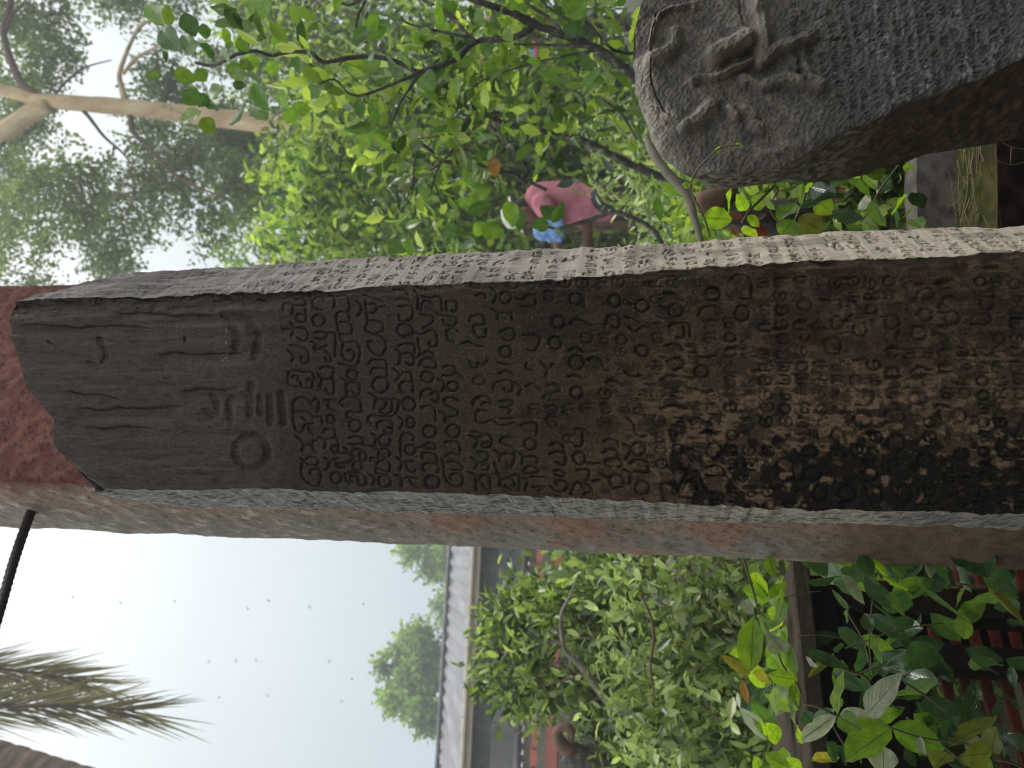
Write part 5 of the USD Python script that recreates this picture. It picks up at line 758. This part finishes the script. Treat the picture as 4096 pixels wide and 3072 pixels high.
limb([(284, 240), (286, 282), (325, 322), (375, 375), (430, 405), (480, 425)], [.055, .045, .036, .03, .022, .014], mt='bark_brown'); limb([(170, 230), (190, 250), (225, 295), (262, 327), (280, 350)], [.04, .034, .026, .02, .012], mt='bark_dark')
limb([(120, 202), (150, 170), (185, 145), (240, 130)], [.022, .02, .016, .01], mt='bark_dark'); limb([(30, 270), (0, 320), (-30, 345)], [.03, .026, .02], mt='bark_dark')
limb([(280, 350), (270, 335), (275, 318)], [.012, .014, .016], mt='bark_brown'); limb([(0, 360), (60, 380), (100, 400), (160, 410)], [.012, .012, .01, .006], mt='bark_dark')
cr = np.random.default_rng(71)
cb = []
for _ in range(90):
    x_, y_ = cr.uniform(-140, 600), cr.uniform(-120, 660)
    if 335 < x_ < 470 and 470 < y_ < 640: continue
    if 150 < x_ < 330 and 30 < y_ < 200 and cr.random() < 0.6: continue
    cb.append((D(x_, y_, cr.uniform(12.6, 15.5) if cr.random() < .85 or 120 < y_ < 370 else cr.uniform(10.5, 11.5)), tuple(cr.uniform(.4, .95, 3) * [1, 1, .75])))
P_, A_, N_, S_ = twigs(cr, cb, 4200, 9, 0.11, inner=0.25, step=0.07); L = 0.115 * cr.uniform(.6, 1.25, len(P_))
tag(obj('crown', leaf_cloud(P_, A_, N_, L, L * .62, cr, 4), M['leaf_canopy'], tall), kind='stuff')
tag(obj('twigs', cat(*[tube([p_ - (q_ - p_) * .6, q_], [.008, .004], 3) for p_, q_ in S_[::5]]), M['bark_dark'], tall), kind='stuff')

# ------------------------------------------------------------------ bushes behind at the right
bush('tall_shrub', 'tall bright green shrub filling the gap beside the top of the stele', 'shrub', [blob(690, 480, 7.5, .7, .6, .6), blob(780, 400, 7.8, .8, .6, .7), blob(880, 480, 7.2, .8, .6, .7), blob(640, 430, 8, .5, .5, .4), blob(960, 420, 7.6, .8, .6, .7), blob(760, 300, 8.4, .8, .7, .7), blob(1020, 500, 7, .6, .5, .6)], 900, 8, 0.14, 0.45, M['leaf_bright'], 41, (1.6, 7.6, gz(1.6, 7.6)), 9, stem_r=.03)
bush('thicket', 'deep green thicket behind the branches of the broad-leaved tree', 'shrub', [blob(900, 200, 8.5, 1.0, .8, .8), blob(1050, 300, 8.2, 1.0, .8, .8), blob(1200, 150, 7.8, 1.1, .8, .8), blob(760, 130, 9, .9, .8, .8), blob(1050, 40, 8.6, 1., .8, .9), blob(1300, 300, 7.6, .9, .7, .8), blob(640, 60, 9.5, .8, .7, .7), blob(640, 300, 9.5, .7, .6, .5)], 1300, 8, 0.14, 0.45, M['leaf_treebulk'], 42, (3.2, 8.4, gz(3.2, 8.4)), 10, stem_r=.035, inner=.35)
bush('flowering_shrub', 'light green narrow-leaved shrub in front of the person in pink', 'shrub', [blob(1395, 410, 4.2, .16, .2, .12), blob(1290, 412, 4.6, .05, .06, .07), blob(1440, 330, 4.0, .22, .3, .2), blob(1440, 500, 3.8, .22, .3, .14), blob(1490, 440, 3.6, .2, .3, .18), blob(1330, 300, 5.0, .22, .3, .25), blob(1400, 545, 4.3, .12, .2, .1)], 300, 8, 0.07, 0.36, M['leaf_bush_light'], 43, (1.0, 4.2, gz(1.0, 4.2)), 7, stem_r=.01)
bush('back_hedge', 'mid green hedge behind the person in the pink shirt', 'hedge', [blob(1150, 520, 8.5, .8, .6, .7), blob(1250, 420, 8.8, .9, .6, .7), blob(1350, 520, 8, .8, .6, .7), blob(1280, 230, 8.5, .9, .7, .8), blob(1450, 250, 6.9, .6, .4, .5), blob(1500, 500, 7, .7, .4, .5), blob(1180, 330, 9.2, .8, .6, .6)], 900, 8, 0.13, 0.45, M['leaf_bush'], 44, (1.8, 8, gz(1.8, 8)), 8, stem_r=.03, inner=.3)
tag(obj('ochre_bank', rock(D(1085, 250, 10.2), (1.5, .4, .55), 12, 4, .2), M['ochrewall'], smooth=True), 'ochre earth bank glimpsed between the branches behind the thicket', 'bank')
for k_, (lab, bl_) in enumerate((('hazy tree with grey-green crown behind the tall bright shrub', [blob(560, 540, 16, 1.4, 1.2, 1.2), blob(620, 380, 17, 1.5, 1.2, 1.3), blob(520, 420, 16, 1.2, 1, 1.1), blob(480, 300, 17, 1.2, 1.2, 1.2), blob(720, 540, 15, 1.2, 1, 1.1)]), ('hazy tree with wide crown behind the thicket at the picture edge', [blob(560, 120, 17, 1.6, 1.4, 1.4), blob(660, 40, 17, 1.6, 1.4, 1.4), blob(760, 220, 17, 1.6, 1.4, 1.4), blob(900, 60, 17, 1.8, 1.4, 1.4), blob(950, 300, 17, 1.8, 1.4, 1.4), blob(1100, 150, 17, 1.8, 1.4, 1.4), blob(1080, 450, 17, 1.8, 1.4, 1.4)]))):
    rr = np.random.default_rng(400 + k_); c0 = bl_[0][0]; ft = np.array([c0[0], c0[1], gz(c0[0], c0[1])]); th = thing('hazy_tree', lab, 'tree', ft)
    obj('trunk', tube([ft, (ft + c0) / 2 + [.15, 0, 0], c0], [.2, .15, .06], 8, .4, .2, k_), M['bark_dark'], th, smooth=True)
    P_, A_, N_, S_ = twigs(rr, bl_, 520 if k_ == 0 else 1100, 8, 0.15, inner=.25); L = .18 * rr.uniform(.6, 1.25, len(P_)); tag(obj('crown', leaf_cloud(P_, A_, N_, L, L * .55, rr, 4), M['leaf_far'], th), kind='stuff')

# ------------------------------------------------------------------ broad-leaved tree with grey branches (upper right)
bt = thing('broad_leaved_tree', 'broad-leaved tree with crooked grey branches reaching out above the rounded stone', 'tree', (1.35, 2.75, gz(1.35, 2.75)))
def bl(pts, r_, Y_, mt='bark_grey', nm='branch'):
    Y_ = np.broadcast_to(np.asarray(Y_, float), len(pts)) if np.ndim(Y_) == 0 else np.linspace(Y_[0], Y_[1], len(pts)); p_ = D(np.array(pts)[:, 0], np.array(pts)[:, 1], Y_)
    obj(nm, tube(p_, (np.linspace(r_[0], r_[1], len(pts)) if len(r_) == 2 else np.array(r_)) * (0.78 if nm == 'branch' else 1.0), 9, .014, .32, len(pts)), M[mt], bt, smooth=True); BR.append(p_)
BR = []
bl([(1640, 420), (1500, 270), (1395, 175), (1363, 158), (1281, 102), (1156, 52), (1106, 27), (1030, 2), (960, -30)], (.026, .011), (2.5, 2.2))
bl([(1150, 60), (1106, 82), (1028, 90), (990, 125), (953, 140), (908, 155), (890, 150), (853, 132), (803, 122), (753, 125), (698, 135), (673, 115), (628, 112), (585, 120), (553, 110), (512, 118), (462, 142), (422, 135)], (.013, .005), (2.28, 2.0))
bl([(908, 155), (853, 180), (768, 207), (723, 172), (690, 182)], (.007, .003), (2.15, 2.05)); bl([(908, 158), (885, 190), (863, 225), (845, 272)], (.006, .003), (2.15, 2.1))
bl([(1030, 88), (1010, 75), (975, 35), (915, 0), (890, -20)], (.008, .006), (2.2, 2.25)); bl([(1010, 80), (950, 68), (880, 50), (866, 35)], (.006, .004), (2.2, 2.2)); bl([(790, 0), (775, 30), (768, 60)], (.005, .003), 2.1); bl([(730, 0), (753, 12), (795, -10)], (.006, .005), 2.15)
bl([(1281, 102), (1210, 98), (1150, 96), (1110, 95)], (.006, .004), (2.3, 2.4)); bl([(1290, 108), (1200, 125), (1106, 150), (1040, 175), (1000, 215)], (.006, .003), (2.3, 2.4))
bl([(1395, 120), (1340, 112), (1315, 100), (1270, 50), (1245, 40)], (.007, .004), (2.4, 2.3)); bl([(1210, 62), (1180, 35), (1140, 8), (1120, -20)], (.007, .006), (2.25, 2.25)); bl([(1230, 45), (1190, 20), (1160, -10)], (.006, .004), (2.3, 2.3))
bl([(1560, 420), (1400, 372), (1250, 300), (1180, 285), (1106, 270), (1030, 240), (1005, 205), (990, 180)], (.024, .006), (3.2, 2.7)); bl([(1030, 240), (990, 270), (953, 292), (900, 300), (858, 303)], (.008, .005), (2.7, 2.7), 'bark_brown'); bl([(1040, 260), (980, 320), (953, 350), (905, 385), (865, 410)], (.010, .006), (2.75, 2.8), 'bark_brown')
bl([(1070, 262), (1050, 230), (1040, 200), (1075, 170)], (.005, .003), 2.7); bl([(1055, 270), (1110, 320), (1140, 372), (1130, 385), (1180, 410)], (.010, .008), (2.8, 2.7))
bl([(908, 310), (930, 325), (953, 347), (1028, 355), (1073, 372), (1106, 374), (1138, 397)], (.009, .009), (2.5, 2.6)); bl([(908, 310), (895, 350), (890, 420), (870, 450)], (.005, .003), 2.5); bl([(953, 347), (940, 380), (930, 420)], (.004, .003), 2.5)
bl([(965, 190), (970, 235), (988, 270)], (.005, .003), 2.55); bl([(1300, 215), (1340, 245), (1375, 300)], (.007, .006), (2.4, 2.5), 'bark_pale')
bl([(1395, 290), (1404, 315), (1414, 335), (1443, 375), (1481, 415), (1500, 470), (1516, 530)], (.008, .012, .014, .0155, .0145, .0115, .010), (2.0, 1.95), 'bark_pale')
bl([(1206, 495), (1268, 477), (1318, 460), (1330, 458), (1356, 466), (1406, 492), (1428, 522), (1440, 545)], (.009, .010), (2.6, 2.5)); bl([(1206, 495), (1160, 485), (1110, 480)], (.006, .004), 2.6)
bl([(1640, 420), (1700, 520), (1760, 560)], (.028, .032), (2.5, 2.6), nm='trunk'); 
TM = {'t': M['leaf_tree']}
GK = 1.3825
TR = np.random.default_rng(81)
traced_leaves((900, 0), GK, """t 420,100 425,245 62;t 100,112 190,182 52;t 640,205 780,290 85;t 785,150 715,235 60;t 910,115 800,180 60;t 780,145 850,90 70;t 1050,170 1060,290 70;t 1190,110 1250,250 70;t 780,330 650,370 70;t 860,330 740,400 80;t 900,330 990,400 90;t 1100,410 1160,500 90;t 1180,480 1100,520 80;t 1210,260 1240,360 50;t 1260,270 1290,350 45;t 1370,330 1290,360 50;t 1290,420 1280,540 70;t 740,545 750,660 50;t 820,550 825,675 50;t 830,710 660,720 60;t 830,720 745,835 60;t 830,730 905,830 70;t 820,715 950,725 40;t 400,310 410,400 60;t 470,410 370,470 60;t 480,420 580,440 70;t 510,470 470,545 60;t 250,330 270,420 60;t 160,460 240,610 80;t 240,625 130,640 60;t 380,610 480,600 60;t 330,610 390,680 90;t 290,490 350,600 60;t 80,200 130,290 60;t 30,330 -20,270 50;t 100,370 0,400 60;t 190,340 90,350 50;t 270,190 300,260 50;t 1360,880 1370,1045 75;t 1370,1110 1270,1110 80;t 1400,1060 1410,1200 70;t 1480,1120 1330,1180 60;t 1290,1260 1200,1270 70;t 1380,1230 1420,1300 70;t 1420,1250 1540,1300 80;t 1570,1110 1590,1260 70;t 1620,1150 1630,1280 60;t 1550,1310 1520,1380 70;t 1830,1210 1740,1140 60;t 1810,1230 1870,1110 50;t 1790,1240 1690,1250 60;t 1820,1250 1880,1300 50;t 1280,1370 1130,1370 60;t 900,1330 1000,1400 60;t 1450,620 1500,550 40;t 1740,400 1870,465 60;t 1850,120 1990,80 110;t 1900,50 1990,-20 90;t 1480,30 1530,170 70;t 1290,30 1180,50 60;t 1040,30 1000,110 70;t 870,80 940,-10 70;t 110,20 260,10 130;t 0,40 70,50 40;t 20,120 -60,140 40;t 1870,150 1950,200 60;t 1390,50 1440,150 60;t 1550,150 1590,230 60;t 1420,300 1480,240 60;t 1500,350 1440,400 60;t 560,200 510,120 60;t 700,60 640,20 60""", bt, lambda r_: r_.uniform(1.95, 2.5), TR, None, TM, 1.25, .5)
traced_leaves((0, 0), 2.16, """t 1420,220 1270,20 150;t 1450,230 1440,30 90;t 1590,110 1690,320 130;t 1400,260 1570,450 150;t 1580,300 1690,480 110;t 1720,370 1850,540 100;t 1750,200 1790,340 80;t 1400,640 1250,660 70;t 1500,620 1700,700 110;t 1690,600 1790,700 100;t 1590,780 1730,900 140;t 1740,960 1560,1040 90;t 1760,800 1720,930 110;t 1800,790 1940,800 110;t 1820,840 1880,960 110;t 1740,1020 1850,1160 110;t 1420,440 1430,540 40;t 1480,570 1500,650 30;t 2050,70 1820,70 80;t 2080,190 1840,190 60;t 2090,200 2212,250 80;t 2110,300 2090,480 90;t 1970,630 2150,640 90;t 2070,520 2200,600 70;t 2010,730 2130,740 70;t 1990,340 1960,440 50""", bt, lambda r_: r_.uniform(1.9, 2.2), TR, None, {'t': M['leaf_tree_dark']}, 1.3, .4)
traced_leaves((2048, 0), 2.16, """t 480,150 640,-20 150;t 480,190 640,150 130;t 400,200 320,210 60;t 700,100 690,-40 70;t 250,620 410,710 90;t 1110,1040 1130,1160 100;t 1060,1340 1080,1240 110;t 620,760 760,580 90;t 870,250 850,330 60;t 330,450 420,500 60;t 560,270 620,330 70;t 800,700 700,700 60;t 1010,1240 1090,1280 70;t 1460,1460 1510,1560 60;t 1100,1480 1160,1560 70;t 1210,1500 1270,1640 90""", bt, lambda r_: r_.uniform(2.1, 2.5), TR, None, TM, 1.25, .5)
def proj(p): r_ = np.asarray(p) - EYE; d_ = r_ @ FWD; return (2048 - FPX * (r_ @ UPC) / d_) / T, (1536 - FPX * (r_ @ RGT) / d_) / T
allb = np.vstack([spline(p_, .03) for p_ in BR])
for _ in range(135):
    b_ = allb[TR.integers(len(allb))] + TR.normal(0, .10, 3); u_, w2_ = proj(b_)
    if 1090 < u_ < 1420 and 370 < w2_ < 560: continue
    d_ = TR.normal(0, 1, 3) + [0, 0, .2]; d_ /= np.linalg.norm(d_); l_ = TR.uniform(.045, .085)
    m_, uv_ = leaf_mesh(b_, b_ + d_ * l_, l_ * TR.uniform(.4, .55), toward(b_) * .5 + TR.normal(0, .7, 3) + [0, 0, .5], TR.uniform(-.1, .15), .2, .85, 7, 2); obj('leaf', m_, M['leaf_tree'], bt, smooth=True, uv=uv_)
mb = np.array([allb[k_] for k_ in TR.integers(0, len(allb), 46)]) + TR.normal(0, .12, (46, 3)) + [0, .25, 0]; pu, pw = proj(mb); mb = mb[~((pu > 1000) & (pu < 1500) & (pw > 290) & (pw < 640))]
P_, A_, N_, S_ = twigs(TR, [(c, (.2, .25, .18)) for c in mb], 150, 7, .07, inner=.2); L = .072 * TR.uniform(.6, 1.2, len(P_))
tag(obj('back_foliage', leaf_cloud(P_, A_, N_, L, L * .48, TR, 8), M['leaf_treebulk'], bt), kind='stuff')
m_, uv_ = leaf_mesh(D(1065, 340, 2.55), D(1072, 385, 2.55), .05, (0, -1, .2), .05, .1, .8); obj('withered_leaf', m_, M['vine_r'], bt, smooth=True, uv=uv_)
sg_ = thing('small_flag', 'small blue and red flag glimpsed between the branches at the picture edge', 'flag', tuple(D(1148, 105, 6.5)))
fx0 = D(1140, 92, 6.5); fx1 = D(1150, 122, 6.5)
obj('pole', tube([D(1175, 90, 6.52), D(1110, 90, 6.52)], .012, 7), M['bark_dark'], sg_, smooth=True)
def fl_patch(y0, y1, x0, x1, mt, nm):
    s_, t_ = np.meshgrid(np.linspace(0, 1, 9), np.linspace(0, 1, 5), indexing='ij'); c0, c1 = D(x0, y0, 6.5), D(x1, y1, 6.5); v_ = np.stack([c0[0] + (c1[0] - c0[0]) * s_, 6.5 + .02 * np.sin(s_ * 7), c0[2] + (c1[2] - c0[2]) * t_ - .03 * s_], -1).reshape(-1, 3)
    i_, j_ = np.meshgrid(np.arange(8), np.arange(4), indexing='ij'); a_ = i_ * 5 + j_; obj(nm, (v_, np.vstack([np.stack([a_, a_ + 5, a_ + 6], -1).reshape(-1, 3), np.stack([a_, a_ + 6, a_ + 1], -1).reshape(-1, 3)])), M[mt], sg_, smooth=True)
fl_patch(88, 122, 1141, 1149, 'blue', 'blue_stripe'); fl_patch(88, 122, 1149.2, 1156, 'redplastic', 'red_stripe')

# ------------------------------------------------------------------ the person in the pink shirt, seen from the side, stooping to the left
PY_ = 6.0
def at(x, y, dy=0.0): return D(x, y, PY_ + dy)
def chain(bones):
    """One smooth body from (joint, radius) pairs joined by hulls of spheres."""
    parts = []
    for (a_, ra), (b_, rb) in bones:
        s1 = manifold3d.Manifold.sphere(ra, 20).translate(tuple(map(float, a_))); s2 = manifold3d.Manifold.sphere(rb, 20).translate(tuple(map(float, b_))); parts.append(manifold3d.Manifold.batch_hull([s1, s2]))
    m_ = manifold3d.Manifold.batch_boolean(parts, manifold3d.OpType.Add).refine_to_length(0.03).to_mesh()
    t_ = trimesh.Trimesh(m_.vert_properties[:, :3], m_.tri_verts, process=True); trimesh.smoothing.filter_taubin(t_, iterations=12); return t_
gP = gz(1.4, PY_)
neck, chest, hip = at(1150, 440), at(1195, 430), at(1310, 432)
shN, shF = at(1172, 440, -.17), at(1172, 440, .17); hipN, hipF = hip + [0, -.09, 0], hip + [0, .09, 0]
head = at(1131, 462)
person = thing('person', 'person in a pink shirt and pale hat stooping sideways behind the branches', 'person', (hip[0], PY_, gP))
elN, haN = at(1200, 492, -.22), at(1207, 548, -.18); elF, haF = at(1268, 487, .02), at(1266, 545, -.10)
knN, knF = np.array([hip[0] - .06, PY_ - .10, gP + .46]), np.array([hip[0] + .03, PY_ + .10, gP + .46]); ftN, ftF = np.array([hip[0] - .0, PY_ - .11, gP + .07]), np.array([hip[0] + .08, PY_ + .11, gP + .07])
body = chain([((neck), .055), ((head + [.02, 0, -.06]), .055)][0:2] and [((neck, .058), (head + [.03, 0, -.05], .055)), ((head, .088), (head + [-.03, 0, -.04], .075)), ((head + [-.03, 0, -.05], .07), (head + [-.065, 0, -.085], .04)), ((head + [-.09, 0, -.02], .018), (head + [-.075, 0, .02], .014)), ((chest, .11), (hip, .11)), ((shN, .05), (elN, .042)), ((elN, .042), (haN, .028)), ((shF, .05), (elF, .042)), ((elF, .042), (haF, .028)), ((hipN, .09), (knN, .06)), ((knN, .06), (ftN, .04)), ((hipF, .09), (knF, .06)), ((knF, .06), (ftF, .04)), ((ftN, .04), (ftN + [-.16, 0, -.03], .03)), ((ftF, .04), (ftF + [-.16, 0, -.03], .03))] + [((h_ + [-.0, 0, 0], .034), (h_ + [-.05, 0, -.02], .03)) for h_ in (haN, haF)] + [((h_ + [-.05, (k_ - 1.5) * .017, -.02], .009), (h_ + [-.115 - .008 * (k_ in (1, 2)), (k_ - 1.5) * .02, -.045], .008)) for h_ in (haN, haF) for k_ in range(4)] + [((h_ + [-.02, -.03, -.0], .011), (h_ + [-.07, -.055, -.03], .009)) for h_ in (haN, haF)])
obj('body', body, M['skin'], person, smooth=True)
obj('shirt', chain([((at(1168, 428), .125), (at(1215, 432), .15)), ((at(1215, 432), .15), (at(1270, 438), .145)), ((at(1270, 438), .145), (at(1308, 436), .15)), ((shN, .085), (shF, .085)), ((shN, .085), (at(1190, 470, -.20), .068)), ((at(1190, 470, -.2), .068), (at(1197, 484, -.21), .062)), ((shF, .085), (at(1245, 468, .05), .07)), ((at(1160, 440), .08), (at(1200, 455), .13)), ((at(1300, 455), .07), (at(1318, 462), .05)), ((at(1300, 420), .08), (at(1320, 412), .06))]), M['shirt'], person, smooth=True)
obj('trousers', chain([((hipN, .125), (hipF, .125)), ((hipN, .12), (knN, .085)), ((knN, .085), (ftN + [0, 0, .08], .07)), ((hipF, .12), (knF, .085)), ((knF, .085), (ftF + [0, 0, .08], .07)), ((hip + [0.02, 0, .05], .13), (hip, .135))]), M['trousers'], person, smooth=True)
obj('hair', chain([((head + [.035, 0, .02], .085), (head + [.01, 0, .045], .088)), ((head + [.05, 0, -.03], .06), (head + [.04, 0, .02], .08))]), M['hair'], person, smooth=True)
ear = rock(head + [.015, -.088, -.015], (.022, .012, .032), 5, 2, .1); obj('ear', ear, M['skin'], person, smooth=True)
for s_ in (-1, 1): obj('eye', rock(head + [-.082, s_ * .036, .01], (.012, .012, .010), 6, 2, 0), M['eye'], person, smooth=True)
th_ = np.linspace(0, 2 * np.pi, 29)[:-1]; hc = head + np.array([-.01, 0, .075]); prof = [(.155, -.025), (.15, -.012), (.10, .012), (.095, .05), (.075, .085), (.03, .10)]
hv = np.vstack([np.stack([r_ * np.cos(th_), r_ * np.sin(th_) * .95, np.full(28, h_)], -1) for r_, h_ in prof] + [[[0, 0, .103]]]); hv = hv @ trimesh.transformations.rotation_matrix(-.35, [0, 1, 0])[:3, :3].T + hc
hf = np.vstack([np.stack([k_ * 28 + np.arange(28), k_ * 28 + (np.arange(28) + 1) % 28, (k_ + 1) * 28 + (np.arange(28) + 1) % 28], -1) for k_ in range(5)] + [np.stack([k_ * 28 + np.arange(28), (k_ + 1) * 28 + (np.arange(28) + 1) % 28, (k_ + 1) * 28 + np.arange(28)], -1) for k_ in range(5)] + [np.stack([140 + np.arange(28), 140 + (np.arange(28) + 1) % 28, np.full(28, 168)], -1)])
obj('hat', (hv, hf), M['hat'], person, smooth=50)
bagc = at(1188, 498, -.26); bm = rock(bagc, (.09, .05, .12), 14, 4, .45); tag(obj('blue_bag', bm, M['blue'], smooth=True), 'crumpled blue and white bag held at the chest of the person in pink', 'bag')

# ------------------------------------------------------------------ falling raindrops near the lens
for x_, y_, Y_ in ((293, 2387, .62), (483, 2409, .66), (701, 2404, .7), (993, 2434, .72), (1075, 2401, .66), (1240, 2427, .7), (836, 2645, .6), (945, 2641, .62), (1026, 2641, .64), (878, 2789, .66), (1072, 2780, .6), (1318, 2645, .7), (1368, 2804, .64), (1490, 2812, .66), (1455, 2416, .8), (1770, 2424, .7), (1409, 2714, .8)):
    d_ = trimesh.creation.icosphere(3); v_ = d_.vertices * 0.00075; v_[:, 2] *= 1.1
    tag(obj('raindrop', trimesh.Trimesh(v_ + W(x_, y_, Y_ * 0.62), d_.faces, process=False), M['water'], smooth=True), 'small raindrop falling against the pale sky', 'raindrop', 'raindrops falling against the sky')

# ------------------------------------------------------------------ rainy air
hzm = usdkit.material(stage, '/World/Looks/rainy_air', {'v': ('principled_volume', {'color': (0.86, 0.90, 0.94), 'density': 0.0065, 'anisotropy': 0.2})}, [], volume='v.volume')
if True: tag(obj('haze', box((-60, -20, -3), (60, 75, 26)), hzm), kind='stuff')
